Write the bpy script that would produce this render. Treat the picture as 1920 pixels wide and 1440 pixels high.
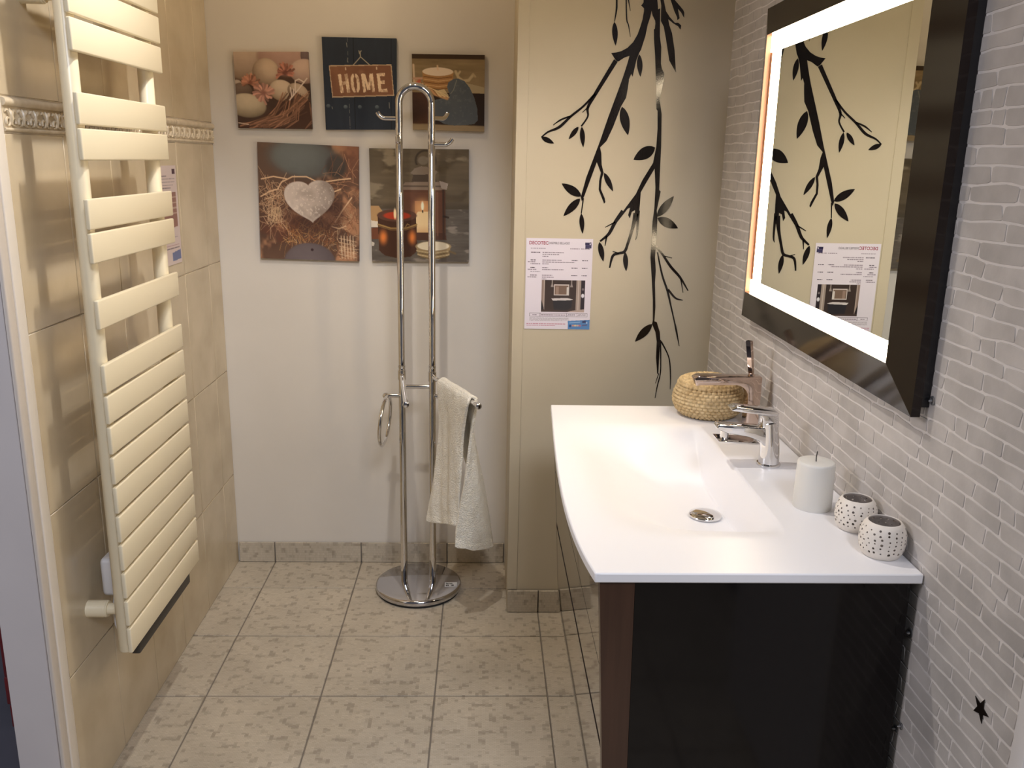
import bpy, bmesh, math, random
import numpy as np
from mathutils import Vector, Matrix
random.seed(7)
for o in list(bpy.data.objects):
    bpy.data.objects.remove(o)
SC = bpy.context.scene
COL = SC.collection

# ---------------------------------------------------------------- camera
FPX, CX, CY, CZ = 1636.32, 0.79937, -2.94923, 1.54240
PITCH, YAW, ROLL = 0.251330, -0.0355034, 0.0203880
fw = Vector((-math.sin(YAW) * math.cos(PITCH), math.cos(YAW) * math.cos(PITCH), -math.sin(PITCH)))
rt = Vector((math.cos(YAW), math.sin(YAW), 0))
up = rt.cross(fw)
rr = math.cos(ROLL) * rt + math.sin(ROLL) * up
uu = -math.sin(ROLL) * rt + math.cos(ROLL) * up
cam = bpy.data.cameras.new('camera')
cam.sensor_width = 36.0
cam.lens = 36.0 * FPX / 1920.0
cam.clip_start = 0.02
camo = bpy.data.objects.new('camera', cam)
COL.objects.link(camo)
m = Matrix.Identity(4)
for i in range(3):
    m[i][0] = rr[i]; m[i][1] = uu[i]; m[i][2] = -fw[i]
m[0][3], m[1][3], m[2][3] = CX, CY, CZ
camo.matrix_world = m
SC.camera = camo

# ---------------------------------------------------------------- world, lights, exposure
SC.view_settings.view_transform = 'Standard'
SC.view_settings.look = 'None'
SC.view_settings.gamma = 1.0
SC.view_settings.use_curve_mapping = False
SC.view_settings.exposure = 0.0
SC.cycles.caustics_reflective = True
SC.cycles.blur_glossy = 0.3
W = bpy.data.worlds.new('world')
SC.world = W
W.use_nodes = True
W.node_tree.nodes['Background'].inputs[0].default_value = (0.80, 0.80, 0.90, 1)
W.node_tree.nodes['Background'].inputs[1].default_value = 0.09

LED_STRENGTH = 26.0
SPOT_W = 44.0
WARM_FILL_W = 6.5
def area(name, loc, target, sx, sy, energy, col):
    l = bpy.data.lights.new(name, 'AREA')
    l.shape = 'RECTANGLE'; l.size = sx; l.size_y = sy
    l.energy = energy; l.color = col
    o = bpy.data.objects.new(name, l)
    COL.objects.link(o)
    o.location = loc
    o.rotation_euler = (Vector(target) - Vector(loc)).to_track_quat('-Z', 'Y').to_euler()
    return o
# the shop's own ceiling lights, outside the booth and behind the camera
area('shop_ceiling_light', (1.5, -4.8, 3.75), (0.3, -0.2, 0.6), 1.2, 0.8, 92, (0.84, 0.88, 1.0))
area('shop_ceiling_light', (-2.6, -2.4, 2.9), (1.5, -1.5, 1.0), 1.0, 0.8, 50, (0.96, 0.93, 1.0))

# ---------------------------------------------------------------- materials
def srgb(r, g, b):
    f = lambda c: (c / 12.92 if c <= 0.04045 else ((c + 0.055) / 1.055) ** 2.4)
    return (f(r / 255), f(g / 255), f(b / 255), 1.0)

def mat(name, col=(0.5, 0.5, 0.5, 1), rough=0.5, metal=0.0, spec=0.5, coat=0.0, emit=None, es=0.0, ior=None):
    m = bpy.data.materials.new(name)
    m.use_nodes = True
    b = m.node_tree.nodes['Principled BSDF']
    b.inputs['Base Color'].default_value = col
    b.inputs['Roughness'].default_value = rough
    b.inputs['Metallic'].default_value = metal
    b.inputs['Specular IOR Level'].default_value = spec
    b.inputs['Coat Weight'].default_value = coat
    b.inputs['Coat Roughness'].default_value = 0.03
    if ior: b.inputs['IOR'].default_value = ior
    if emit:
        b.inputs['Emission Color'].default_value = emit
        b.inputs['Emission Strength'].default_value = es
    return m

class NT:
    def __init__(self, m):
        self.m = m; self.t = m.node_tree; self.b = self.t.nodes['Principled BSDF']
    def n(self, typ, **kw):
        nd = self.t.nodes.new(typ)
        for k, v in kw.items(): setattr(nd, k, v)
        return nd
    def l(self, a, b): self.t.links.new(a, b)

def ramp(nt, fac, stops):
    r = nt.n('ShaderNodeValToRGB')
    el = r.color_ramp.elements
    while len(el) < len(stops): el.new(0.5)
    for e, (p, c) in zip(el, stops):
        e.position = p; e.color = c
    nt.l(fac, r.inputs[0])
    return r.outputs[0]

def noise_mat(name, c1, c2, scale, rough=0.5, bump=0.0, bscale=None, detail=4, spec=0.5, coat=0.0, lo=0.35, hi=0.65, rand=0.0):
    m = mat(name, c1, rough, spec=spec, coat=coat)
    t = NT(m)
    g = t.n('ShaderNodeNewGeometry')
    nz = t.n('ShaderNodeTexNoise')
    nz.inputs['Scale'].default_value = scale; nz.inputs['Detail'].default_value = detail
    t.l(g.outputs['Position'], nz.inputs['Vector'])
    c = ramp(t, nz.outputs['Fac'], [(lo, c1), (hi, c2)])
    if rand > 0:
        oi = t.n('ShaderNodeObjectInfo')
        mr = t.n('ShaderNodeMapRange')
        mr.inputs['To Min'].default_value = 1 - rand; mr.inputs['To Max'].default_value = 1 + rand * 0.6
        t.l(oi.outputs['Random'], mr.inputs['Value'])
        mx = t.n('ShaderNodeVectorMath', operation='SCALE')
        t.l(c, mx.inputs[0]); t.l(mr.outputs[0], mx.inputs['Scale'])
        c = mx.outputs[0]
    t.l(c, t.b.inputs['Base Color'])
    if bump > 0:
        n2 = t.n('ShaderNodeTexNoise')
        n2.inputs['Scale'].default_value = bscale or scale * 4; n2.inputs['Detail'].default_value = 3
        t.l(g.outputs['Position'], n2.inputs['Vector'])
        bp = t.n('ShaderNodeBump')
        bp.inputs['Strength'].default_value = bump; bp.inputs['Distance'].default_value = 0.002
        t.l(n2.outputs['Fac'], bp.inputs['Height'])
        t.l(bp.outputs[0], t.b.inputs['Normal'])
    return m

def attr_mat(name, rough=0.6, spec=0.3):
    m = mat(name, rough=rough, spec=spec)
    t = NT(m)
    a = t.n('ShaderNodeAttribute'); a.attribute_name = 'Col'
    t.l(a.outputs['Color'], t.b.inputs['Base Color'])
    return m

M = {}
M['paint'] = noise_mat('wall_paint', (0.68, 0.63, 0.555, 1), (0.71, 0.66, 0.585, 1), 3.0, 0.5, bump=0.06, bscale=180, spec=0.35)
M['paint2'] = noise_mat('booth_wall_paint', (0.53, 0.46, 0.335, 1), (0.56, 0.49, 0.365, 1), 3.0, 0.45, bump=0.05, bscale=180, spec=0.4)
M['grey_paint'] = noise_mat('wall_end_paint', (0.57, 0.53, 0.52, 1), (0.60, 0.56, 0.55, 1), 4.0, 0.55, bump=0.05, bscale=200)
M['white_trim'] = mat('white_trim', (0.78, 0.75, 0.73, 1), 0.4)
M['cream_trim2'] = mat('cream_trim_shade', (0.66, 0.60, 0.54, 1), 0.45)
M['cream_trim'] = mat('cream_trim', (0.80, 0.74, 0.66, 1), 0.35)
M['grout'] = mat('floor_grout', (0.22, 0.19, 0.155, 1), 0.9)
M['wgrout'] = mat('wall_tile_grout', (0.80, 0.74, 0.66, 1), 0.8)
M['wtile'] = noise_mat('cream_wall_tile', srgb(195, 179, 151), srgb(209, 194, 167), 6.0, 0.22, bump=0.04, bscale=40, spec=0.5, rand=0.03)
M['border'] = noise_mat('border_tile_glaze', srgb(208, 192, 164), srgb(226, 212, 188), 30.0, 0.3)
M['radiator'] = mat('cream_enamel', srgb(240, 228, 198), 0.3, spec=0.5)
M['dark_gap'] = mat('dark_metal', (0.05, 0.045, 0.04, 1), 0.5)
M['white_plastic'] = mat('white_plastic', (0.72, 0.71, 0.72, 1), 0.35)
M['chrome'] = mat('chrome', (0.74, 0.73, 0.73, 1), 0.04, metal=1.0)
M['chrome_soft'] = mat('base_chrome', (0.62, 0.62, 0.66, 1), 0.07, metal=1.0)
M['copper'] = mat('copper_chrome', (0.56, 0.44, 0.37, 1), 0.05, metal=1.0)
M['rubber'] = mat('black_rubber', (0.012, 0.012, 0.012, 1), 0.6)
M['mirror'] = mat('mirror_silver', (0.86, 0.89, 0.84, 1), 0.0, metal=1.0)
M['frame'] = mat('brown_gloss_lacquer', (0.010, 0.0055, 0.0045, 1), 0.12, spec=0.36, ior=1.5)
M['frame_side'] = mat('black_lacquer', (0.006, 0.0055, 0.007, 1), 0.3)
M['frame_lip'] = mat('copper_lip', (0.20, 0.065, 0.028, 1), 0.4)
M['led'] = mat('led_diffuser', (0.9, 0.9, 0.9, 1), 0.5, emit=(1.0, 0.79, 0.52, 1), es=LED_STRENGTH)
M['counter'] = mat('white_solid_surface', (0.86, 0.85, 0.86, 1), 0.32, spec=0.4)
M['cab_front'] = mat('dark_gloss_front', (0.035, 0.025, 0.022, 1), 0.035, spec=0.9, coat=1.0, ior=1.7)
M['cab_side'] = mat('black_gloss_side', (0.004, 0.0028, 0.0028, 1), 0.08, spec=0.3)
M['decal'] = noise_mat('black_vinyl', (0.009, 0.006, 0.005, 1), (0.014, 0.010, 0.008, 1), 60.0, 0.10, bump=0.05, bscale=260, spec=0.5)
M['candle'] = mat('white_wax', (0.74, 0.72, 0.67, 1), 0.45)
M['candle'].node_tree.nodes['Principled BSDF'].inputs['Subsurface Weight'].default_value = 0.15
M['candle'].node_tree.nodes['Principled BSDF'].inputs['Subsurface Radius'].default_value = (0.01, 0.008, 0.006)
M['wick'] = mat('wick', (0.05, 0.045, 0.04, 1), 0.8)
M['pot_inner_shade'] = mat('pot_inner_shade', (0.36, 0.31, 0.27, 1), 0.8)
M['ceramic'] = mat('cream_ceramic', (0.78, 0.72, 0.64, 1), 0.5)
M['print'] = attr_mat('printed_canvas', 0.65, 0.25)
M['paper'] = attr_mat('printed_paper', 0.3, 0.5)
M['ink_red'] = mat('red_ink', srgb(150, 25, 55), 0.4)
M['ink_grey'] = mat('grey_ink', srgb(60, 52, 60), 0.4)
M['aluminium'] = mat('zinc_plug', (0.35, 0.35, 0.36, 1), 0.35, metal=0.8)
M['shop_floor'] = noise_mat('shop_floor', (0.050, 0.052, 0.068, 1), (0.065, 0.066, 0.085, 1), 5, 0.5)
M['red'] = mat('dark_red_lacquer', (0.13, 0.012, 0.014, 1), 0.45)
M['ceiling'] = mat('ceiling_paint', (0.62, 0.58, 0.52, 1), 0.8)

# wood-like brown edge
def wood_edge():
    m = mat('brown_wood_edge', (0.1, 0.04, 0.02, 1), 0.25, spec=0.5)
    t = NT(m)
    g = t.n('ShaderNodeNewGeometry')
    mp = t.n('ShaderNodeMapping'); mp.inputs['Scale'].default_value = (60, 60, 4)
    t.l(g.outputs['Position'], mp.inputs['Vector'])
    nz = t.n('ShaderNodeTexNoise'); nz.inputs['Scale'].default_value = 1.0; nz.inputs['Detail'].default_value = 3
    t.l(mp.outputs[0], nz.inputs['Vector'])
    t.l(ramp(t, nz.outputs['Fac'], [(0.3, (0.045, 0.020, 0.011, 1)), (0.7, (0.065, 0.029, 0.016, 1))]), t.b.inputs['Base Color'])
    return m
M['wood'] = wood_edge()

# floor tile: printed micro mosaic with darker clumps
def floor_mat(name, axis_swap=False):
    m = mat(name, (0.4, 0.35, 0.28, 1), 0.38, spec=0.4)
    t = NT(m)
    g = t.n('ShaderNodeNewGeometry')
    sep = t.n('ShaderNodeSeparateXYZ'); t.l(g.outputs['Position'], sep.inputs[0])
    cb = t.n('ShaderNodeCombineXYZ')
    if axis_swap:
        t.l(sep.outputs['X'], cb.inputs[0]); t.l(sep.outputs['Z'], cb.inputs[1])
    else:
        t.l(sep.outputs['X'], cb.inputs[0]); t.l(sep.outputs['Y'], cb.inputs[1])
    sn = t.n('ShaderNodeVectorMath', operation='SNAP')
    sn.inputs[1].default_value = (0.010, 0.005, 1.0) if not axis_swap else (0.005, 0.010, 1.0)
    t.l(cb.outputs[0], sn.inputs[0])
    def nz(scale, det):
        a = t.n('ShaderNodeTexNoise'); a.inputs['Scale'].default_value = scale; a.inputs['Detail'].default_value = det
        t.l(sn.outputs[0], a.inputs['Vector']); return a.outputs['Fac']
    clump = ramp(t, nz(34, 2.5), [(0.36, (0, 0, 0, 1)), (0.46, (1, 1, 1, 1))])
    fine = nz(300, 1)
    c1 = ramp(t, fine, [(0.3, srgb(194, 182, 162)), (0.7, srgb(207, 196, 177))])
    mx = t.n('ShaderNodeMix', data_type='RGBA')
    t.l(clump, mx.inputs[0]); mx.inputs[6].default_value = srgb(173, 161, 143); t.l(c1, mx.inputs[7])
    big = ramp(t, (lambda a: a)(nz(5, 2)), [(0.35, (0.86, 0.86, 0.86, 1)), (0.65, (1, 1, 1, 1))])
    mul = t.n('ShaderNodeMix', data_type='RGBA', blend_type='MULTIPLY'); mul.inputs[0].default_value = 1.0
    t.l(mx.outputs[2], mul.inputs[6]); t.l(big, mul.inputs[7])
    br = t.n('ShaderNodeTexBrick')
    br.inputs['Scale'].default_value = 1.0
    br.inputs['Brick Width'].default_value = 0.010 if not axis_swap else 0.005
    br.inputs['Row Height'].default_value = 0.005 if not axis_swap else 0.010
    br.inputs['Mortar Size'].default_value = 0.0006
    br.inputs['Color1'].default_value = (1, 1, 1, 1); br.inputs['Color2'].default_value = (0.96, 0.96, 0.96, 1)
    br.inputs['Mortar'].default_value = (0.86, 0.85, 0.84, 1)
    t.l(cb.outputs[0], br.inputs['Vector'])
    m2 = t.n('ShaderNodeMix', data_type='RGBA', blend_type='MULTIPLY'); m2.inputs[0].default_value = 1.0
    t.l(mul.outputs[2], m2.inputs[6]); t.l(br.outputs['Color'], m2.inputs[7])
    t.l(m2.outputs[2], t.b.inputs['Base Color'])
    bp = t.n('ShaderNodeBump'); bp.inputs['Strength'].default_value = 0.12; bp.inputs['Distance'].default_value = 0.0005
    t.l(br.outputs['Fac'], bp.inputs['Height']); bp.invert = True
    t.l(bp.outputs[0], t.b.inputs['Normal'])
    return m
M['ftile'] = floor_mat('beige_mosaic_floor_tile')
M['btile'] = floor_mat('beige_mosaic_skirting_tile', True)
M['brick'] = noise_mat('grey_brick_relief', (0.45, 0.42, 0.395, 1), (0.55, 0.515, 0.485, 1), 16.0, 0.6, bump=0.15, bscale=160, detail=6, rand=0.10)
M['mortar'] = noise_mat('pale_mortar', (0.70, 0.665, 0.64, 1), (0.74, 0.70, 0.67, 1), 20.0, 0.7)

def towel_mat():
    m = noise_mat('cream_terry', srgb(242, 236, 220), srgb(250, 246, 234), 40, 0.95, bump=1.0, bscale=230, spec=0.1)
    m.node_tree.nodes['Bump'].inputs['Distance'].default_value = 0.006
    m.node_tree.nodes['Principled BSDF'].inputs['Sheen Weight'].default_value = 0.3
    return m
M['towel'] = towel_mat()
def basket_mat():
    m = noise_mat('woven_seagrass', srgb(178, 152, 108), srgb(208, 184, 140), 90, 0.7, bump=0.25, bscale=500)
    return m
M['basket'] = basket_mat()

# ---------------------------------------------------------------- geometry helpers
ORG = {}
def link(name, me, material, parent=None, origin=(0, 0, 0)):
    """world-coordinate mesh -> object whose origin is its parent's (or `origin`)"""
    off = Vector(ORG[parent.name]) if parent else Vector(origin)
    me.transform(Matrix.Translation(-off))
    if material is not None: me.materials.append(material)
    o = bpy.data.objects.new(name, me)
    COL.objects.link(o)
    if parent: o.parent = parent
    else: o.location = off
    ORG[o.name] = tuple(off)
    return o

def thing(name, label, cat, loc, group=None):
    o = bpy.data.objects.new(name, None)
    o.empty_display_size = 0.05
    COL.objects.link(o); o.location = loc
    o['label'] = label; o['category'] = cat
    if group: o['group'] = group
    ORG[o.name] = tuple(loc)
    return o
def tag(o, label, cat, group=None):
    o['label'] = label; o['category'] = cat
    if group: o['group'] = group
    return o
def struct(o):
    o['kind'] = 'structure'; return o

def pydata(v, f, smooth=False):
    me = bpy.data.meshes.new('m')
    me.from_pydata([tuple(p) for p in v], [], [tuple(q) for q in f])
    me.update()
    if smooth: me.shade_smooth()
    return me
def from_bm(bm, smooth=False, angle=None):
    me = bpy.data.meshes.new('m')
    bmesh.ops.recalc_face_normals(bm, faces=bm.faces)
    bm.to_mesh(me); bm.free()
    if smooth:
        me.shade_smooth()
        if angle: me.set_sharp_from_angle(angle=math.radians(angle))
    return me
def bm_box(bm, x0, x1, y0, y1, z0, z1, bevel=0.0, seg=2):
    vs = [bm.verts.new(p) for p in [(x0, y0, z0), (x1, y0, z0), (x1, y1, z0), (x0, y1, z0), (x0, y0, z1), (x1, y0, z1), (x1, y1, z1), (x0, y1, z1)]]
    fs = [bm.faces.new([vs[i] for i in q]) for q in [(3, 2, 1, 0), (4, 5, 6, 7), (0, 1, 5, 4), (1, 2, 6, 5), (2, 3, 7, 6), (3, 0, 4, 7)]]
    if bevel > 0:
        es = list({e for f in fs for e in f.edges})
        bmesh.ops.bevel(bm, geom=es, offset=bevel, segments=seg, profile=0.5, affect='EDGES')
def box(x0, x1, y0, y1, z0, z1, bevel=0.0, seg=2):
    bm = bmesh.new(); bm_box(bm, x0, x1, y0, y1, z0, z1, bevel, seg)
    return from_bm(bm, bevel > 0, 40)
def lathe(prof, n=48, c=(0, 0, 0), smooth=True, angle=40, axis='Z'):
    v, f = [], []
    k = len(prof)
    for i in range(n):
        a = 2 * math.pi * i / n
        for r, h in prof:
            if axis == 'Z': p = (r * math.cos(a), r * math.sin(a), h)
            elif axis == 'X': p = (h, r * math.cos(a), r * math.sin(a))
            else: p = (r * math.cos(a), h, r * math.sin(a))
            v.append((c[0] + p[0], c[1] + p[1], c[2] + p[2]))
    for i in range(n):
        j = (i + 1) % n
        for q in range(k - 1):
            f.append((i * k + q, j * k + q, j * k + q + 1, i * k + q + 1))
    bm = bmesh.new(); me = pydata(v, f); bm.from_mesh(me); bpy.data.meshes.remove(me)
    bmesh.ops.remove_doubles(bm, verts=bm.verts, dist=1e-6)
    return from_bm(bm, smooth, angle)
def bm_tube(bm, pts, r, n=12, cap=True, closed=False):
    pts = [Vector([float(q) for q in p]) for p in pts]
    rs = [float(q) for q in r] if isinstance(r, (list, tuple)) else [float(r)] * len(pts)
    rings = []
    N = len(pts)
    prev = None
    for i, p in enumerate(pts):
        if closed: d = (pts[(i + 1) % N] - pts[i - 1]).normalized()
        else: d = (pts[min(i + 1, N - 1)] - pts[max(i - 1, 0)]).normalized()
        if prev is None:
            a = Vector((0, 0, 1)) if abs(d.z) < 0.9 else Vector((1, 0, 0))
            u = d.cross(a).normalized()
        else:
            u = (prev - d * prev.dot(d)).normalized()
        prev = u
        w = d.cross(u)
        rings.append([bm.verts.new(p + rs[i] * (math.cos(2 * math.pi * k / n) * u + math.sin(2 * math.pi * k / n) * w)) for k in range(n)])
    for i in range(N if closed else N - 1):
        a, b = rings[i], rings[(i + 1) % N]
        for k in range(n):
            bm.faces.new((a[k], a[(k + 1) % n], b[(k + 1) % n], b[k]))
    if cap and not closed:
        bm.faces.new(rings[0][::-1]); bm.faces.new(rings[-1])
def tube(pts, r, n=12, closed=False):
    bm = bmesh.new(); bm_tube(bm, pts, r, n, True, closed)
    return from_bm(bm, True, 50)
def prism(poly, axis, a, b, bevel=0.0, seg=2):
    """extrude a 2D outline between a and b along axis (0 x: outline (y,z); 1 y: (x,z); 2 z: (x,y))"""
    bm = bmesh.new()
    def P(p, h):
        return {0: (h, p[0], p[1]), 1: (p[0], h, p[1]), 2: (p[0], p[1], h)}[axis]
    lo = [bm.verts.new(P(p, a)) for p in poly]; hi = [bm.verts.new(P(p, b)) for p in poly]
    bm.faces.new(lo); bm.faces.new(hi[::-1])
    n = len(poly)
    for i in range(n):
        bm.faces.new((lo[i], hi[i], hi[(i + 1) % n], lo[(i + 1) % n]))
    if bevel > 0:
        bmesh.ops.recalc_face_normals(bm, faces=bm.faces)
        bmesh.ops.bevel(bm, geom=list(bm.edges), offset=bevel, segments=seg, profile=0.5, affect='EDGES')
    return from_bm(bm, bevel > 0, 40)
def sm(a, b, x):
    t = np.clip((np.asarray(x, float) - a) / (b - a), 0, 1)
    return t * t * (3 - 2 * t)

# ---------------------------------------------------------------- traced outlines, in metres on their own surfaces
DECAL_POLYS=[[(1.2668, 2.0106), (1.2664, 2.0029), (1.2602, 1.9951), (1.2689, 1.9876), (1.2694, 1.9799), (1.2665, 1.9567), (1.261, 1.9364), (1.2539, 1.9144), (1.2417, 1.8922), (1.2257, 1.8761), (1.2077, 1.8663), (1.1928, 1.862), (1.1769, 1.86), (1.1842, 1.85), (1.1923, 1.8391), (1.1992, 1.8361), (1.2057, 1.8402), (1.2171, 1.8476), (1.2328, 1.8534), (1.228, 1.8336), (1.2209, 1.808), (1.2137, 1.7839), (1.234, 1.7843), (1.2407, 1.8021), (1.2454, 1.7934), (1.2493, 1.815), (1.2545, 1.8421), (1.2618, 1.8628), (1.2664, 1.8708), (1.2776, 1.9103), (1.2825, 1.9415), (1.2894, 1.965), (1.2921, 1.982), (1.2959, 1.9682), (1.3043, 1.9545), (1.3056, 1.9468), (1.3049, 1.9312), (1.3024, 1.9296), (1.3041, 1.9031), (1.3103, 1.856), (1.3171, 1.7862), (1.3417, 1.7867), (1.3414, 1.8043), (1.3338, 1.8185), (1.3295, 1.8327), (1.3274, 1.8801), (1.3212, 1.9113), (1.3172, 1.9888), (1.3116, 1.9856), (1.3075, 2.0116), (1.2991, 2.1476), (1.2589, 2.1466)], [(1.3166, 2.0119), (1.3201, 1.9966), (1.3219, 1.9534), (1.3313, 1.938), (1.3402, 1.9039), (1.3542, 1.8428), (1.3768, 1.8091), (1.3683, 1.8731), (1.3576, 1.92), (1.3477, 1.9431), (1.3433, 1.9593), (1.3591, 1.948), (1.3748, 1.9399), (1.3821, 1.9307), (1.3838, 1.9424), (1.3741, 1.95), (1.364, 1.9497), (1.348, 1.9648), (1.3352, 1.9815), (1.3266, 2.0121), (1.3126, 2.103), (1.306, 2.1028)], [(1.3473, 2.0126), (1.3602, 1.9821), (1.3697, 1.9654), (1.3711, 1.9569), (1.3774, 1.9625), (1.3706, 1.9886), (1.3804, 1.9796), (1.3907, 1.9643), (1.3906, 1.9783), (1.3867, 1.9859), (1.3598, 2.0129), (1.3303, 2.058), (1.3144, 2.0728), (1.3154, 2.0576)], [(1.2137, 1.7839), (1.1766, 1.6746), (1.1547, 1.6043), (1.1163, 1.4934), (1.1019, 1.4335), (1.1054, 1.421), (1.1134, 1.4387), (1.1474, 1.5408), (1.1615, 1.5091), (1.1575, 1.4843), (1.1572, 1.457), (1.176, 1.4148), (1.1799, 1.4199), (1.1768, 1.4324), (1.1637, 1.4596), (1.1649, 1.4894), (1.1701, 1.5092), (1.1629, 1.5337), (1.1603, 1.5679), (1.1555, 1.5849), (1.1748, 1.6047), (1.193, 1.6461), (1.2141, 1.7064), (1.2288, 1.7328), (1.2324, 1.7589), (1.235, 1.7843)], [(1.3171, 1.7862), (1.3238, 1.7016), (1.3276, 1.6969), (1.3308, 1.6442), (1.3301, 1.5908), (1.3229, 1.5418), (1.2927, 1.4893), (1.2746, 1.4467), (1.2459, 1.406), (1.2147, 1.36), (1.2176, 1.355), (1.2514, 1.4011), (1.2589, 1.4038), (1.2535, 1.381), (1.2592, 1.3709), (1.2648, 1.3913), (1.2748, 1.3965), (1.2736, 1.3712), (1.2868, 1.3664), (1.2891, 1.4169), (1.2897, 1.452), (1.3082, 1.4872), (1.329, 1.5247), (1.335, 1.4678), (1.3354, 1.4026), (1.3321, 1.3621), (1.3325, 1.3213), (1.3481, 1.3216), (1.3471, 1.3725), (1.3434, 1.3977), (1.3497, 1.4381), (1.3522, 1.4556), (1.3473, 1.4605), (1.3463, 1.5176), (1.3453, 1.5911), (1.3408, 1.6876), (1.3316, 1.7303), (1.3389, 1.773), (1.3415, 1.7867)], [(1.3327, 1.3213), (1.3322, 1.2497), (1.3409, 1.1773), (1.3482, 1.1127), (1.3521, 1.0472), (1.3503, 1.0339), (1.3629, 1.0076), (1.3691, 0.9766), (1.3702, 0.923), (1.3771, 0.8689), (1.3808, 0.8667), (1.3805, 0.9141), (1.381, 0.9768), (1.3773, 1.0078), (1.3652, 1.0408), (1.3576, 1.0428), (1.3578, 1.091), (1.3517, 1.1689), (1.352, 1.2075), (1.3468, 1.25), (1.348, 1.3216)]]
DECAL_STROKES=[[(1.1811, 2.1146, 0.00493), (1.1863, 2.0086, 0.00493), (1.1869, 1.981, 0.00493), (1.1827, 1.9485, 0.00176)], [(1.2105, 2.0853, 0.00387), (1.2145, 2.0093, 0.00387), (1.219, 1.9555, 0.00352), (1.2248, 1.9402, 0.00282), (1.2325, 1.9068, 0.00088)], [(1.2179, 2.0247, 0.00352), (1.2212, 2.0095, 0.00352), (1.2286, 1.9789, 0.00106)], [(1.192, 1.8389, 0.01342), (1.1475, 1.7641, 0.01136), (1.1336, 1.7402, 0.01033), (1.1128, 1.7018, 0.00826), (1.1138, 1.6756, 0.00516), (1.095, 1.6465, 0.00516)], [(1.1335, 1.7426, 0.0062), (1.1001, 1.7063, 0.0062), (1.0613, 1.6745, 0.00723), (1.0273, 1.6427, 0.00826), (0.9927, 1.6275, 0.00516), (0.9731, 1.6112, 0.00413)], [(1.0612, 1.6759, 0.00413), (1.0316, 1.6643, 0.00516), (1.0081, 1.648, 0.00207)], [(1.1152, 1.7043, 0.00413), (1.0968, 1.6872, 0.00207)], [(1.1101, 1.4311, 0.00413), (1.1054, 1.3834, 0.0031)], [(1.3811, 0.9812, 0.00422), (1.3857, 0.9232, 0.00338), (1.3877, 0.869, 0.00338), (1.3805, 0.828, 0.00338), (1.3751, 0.7844, 0.00169)], [(1.3824, 0.869, 0.00253), (1.3734, 0.8348, 0.00127)], [(1.3836, 0.9768, 0.00507), (1.4068, 0.9369, 0.0038), (1.4168, 0.9056, 0.0038), (1.4226, 0.8513, 0.00338), (1.4236, 0.8148, 0.00127)], [(1.3458, 1.288, 0.00591), (1.3711, 1.2588, 0.00676), (1.3993, 1.2211, 0.00845), (1.4317, 1.1873, 0.0076), (1.4606, 1.1447, 0.00338)], [(1.4342, 1.1831, 0.00422), (1.4446, 1.138, 0.00169)], [(1.3756, 1.2547, 0.00338), (1.4018, 1.2488, 0.00169)], [(1.3535, 1.267, 0.00422), (1.373, 1.195, 0.00591), (1.3935, 1.1437, 0.00676), (1.4075, 1.0961, 0.00507), (1.4215, 1.0482, 0.00422), (1.4313, 1.013, 0.00591), (1.444, 0.962, 0.00169)], [(1.3954, 1.148, 0.00676), (1.4211, 1.1203, 0.00591), (1.4454, 1.1141, 0.00211)], [(1.2358, 1.3944, 0.01014), (1.2147, 1.3601, 0.01098), (1.1989, 1.3274, 0.01014), (1.1889, 1.3147, 0.00845), (1.1685, 1.2976, 0.00591)], [(1.1889, 1.3147, 0.00591), (1.1848, 1.2832, 0.00211)], [(1.2143, 1.3589, 0.00507), (1.1826, 1.3417, 0.00211)], [(1.2784, 1.3869, 0.0169), (1.2703, 1.3411, 0.01014), (1.2579, 1.2949, 0.00845), (1.2487, 1.2674, 0.00929), (1.2298, 1.2607, 0.0076), (1.2111, 1.252, 0.00845), (1.203, 1.2145, 0.00422)], [(1.2298, 1.2607, 0.00422), (1.2103, 1.2667, 0.00211)], [(1.2855, 1.3953, 0.00929), (1.2852, 1.3247, 0.00591), (1.2809, 1.3037, 0.00169)]]
DECAL_LEAVES=[(1.1822, 1.9477, 1.1894, 1.8808, 0.01672), (1.2621, 1.8581, 1.2691, 1.7939, 0.01672), (0.9731, 1.6117, 1.0128, 1.5941, 0.01549), (1.0865, 1.6449, 1.0577, 1.6071, 0.01446), (1.0965, 1.6451, 1.1035, 1.5838, 0.01549), (1.1033, 1.436, 1.0401, 1.4746, 0.02582), (1.1, 1.4295, 1.0492, 1.3738, 0.02323), (1.1054, 1.3834, 1.112, 1.3201, 0.01549), (1.1717, 1.5093, 1.2025, 1.4528, 0.01652), (1.2176, 1.7064, 1.2406, 1.623, 0.0284), (1.3267, 1.5883, 1.2612, 1.5504, 0.03614), (1.3457, 1.3776, 1.3948, 1.4424, 0.02582), (1.3475, 1.374, 1.4144, 1.3432, 0.0284), (1.1664, 1.2955, 1.182, 1.2337, 0.01774), (1.2501, 1.2653, 1.2567, 1.2038, 0.01605), (1.3503, 1.0339, 1.2977, 0.9748, 0.02535)]
PICS=[[(-0.0518, 1.8767), (0.1982, 1.8825), (0.2032, 1.6317), (-0.0482, 1.63)], [(0.2464, 1.9309), (0.4968, 1.9318), (0.4929, 1.6359), (0.2507, 1.6309)], [(0.5484, 1.8838), (0.796, 1.8862), (0.7972, 1.6351), (0.5499, 1.6371)], [(0.0131, 1.5853), (0.3611, 1.5763), (0.3535, 1.1794), (0.0053, 1.1851)], [(0.3979, 1.5717), (0.744, 1.575), (0.7469, 1.1839), (0.4011, 1.1802)]]
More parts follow.
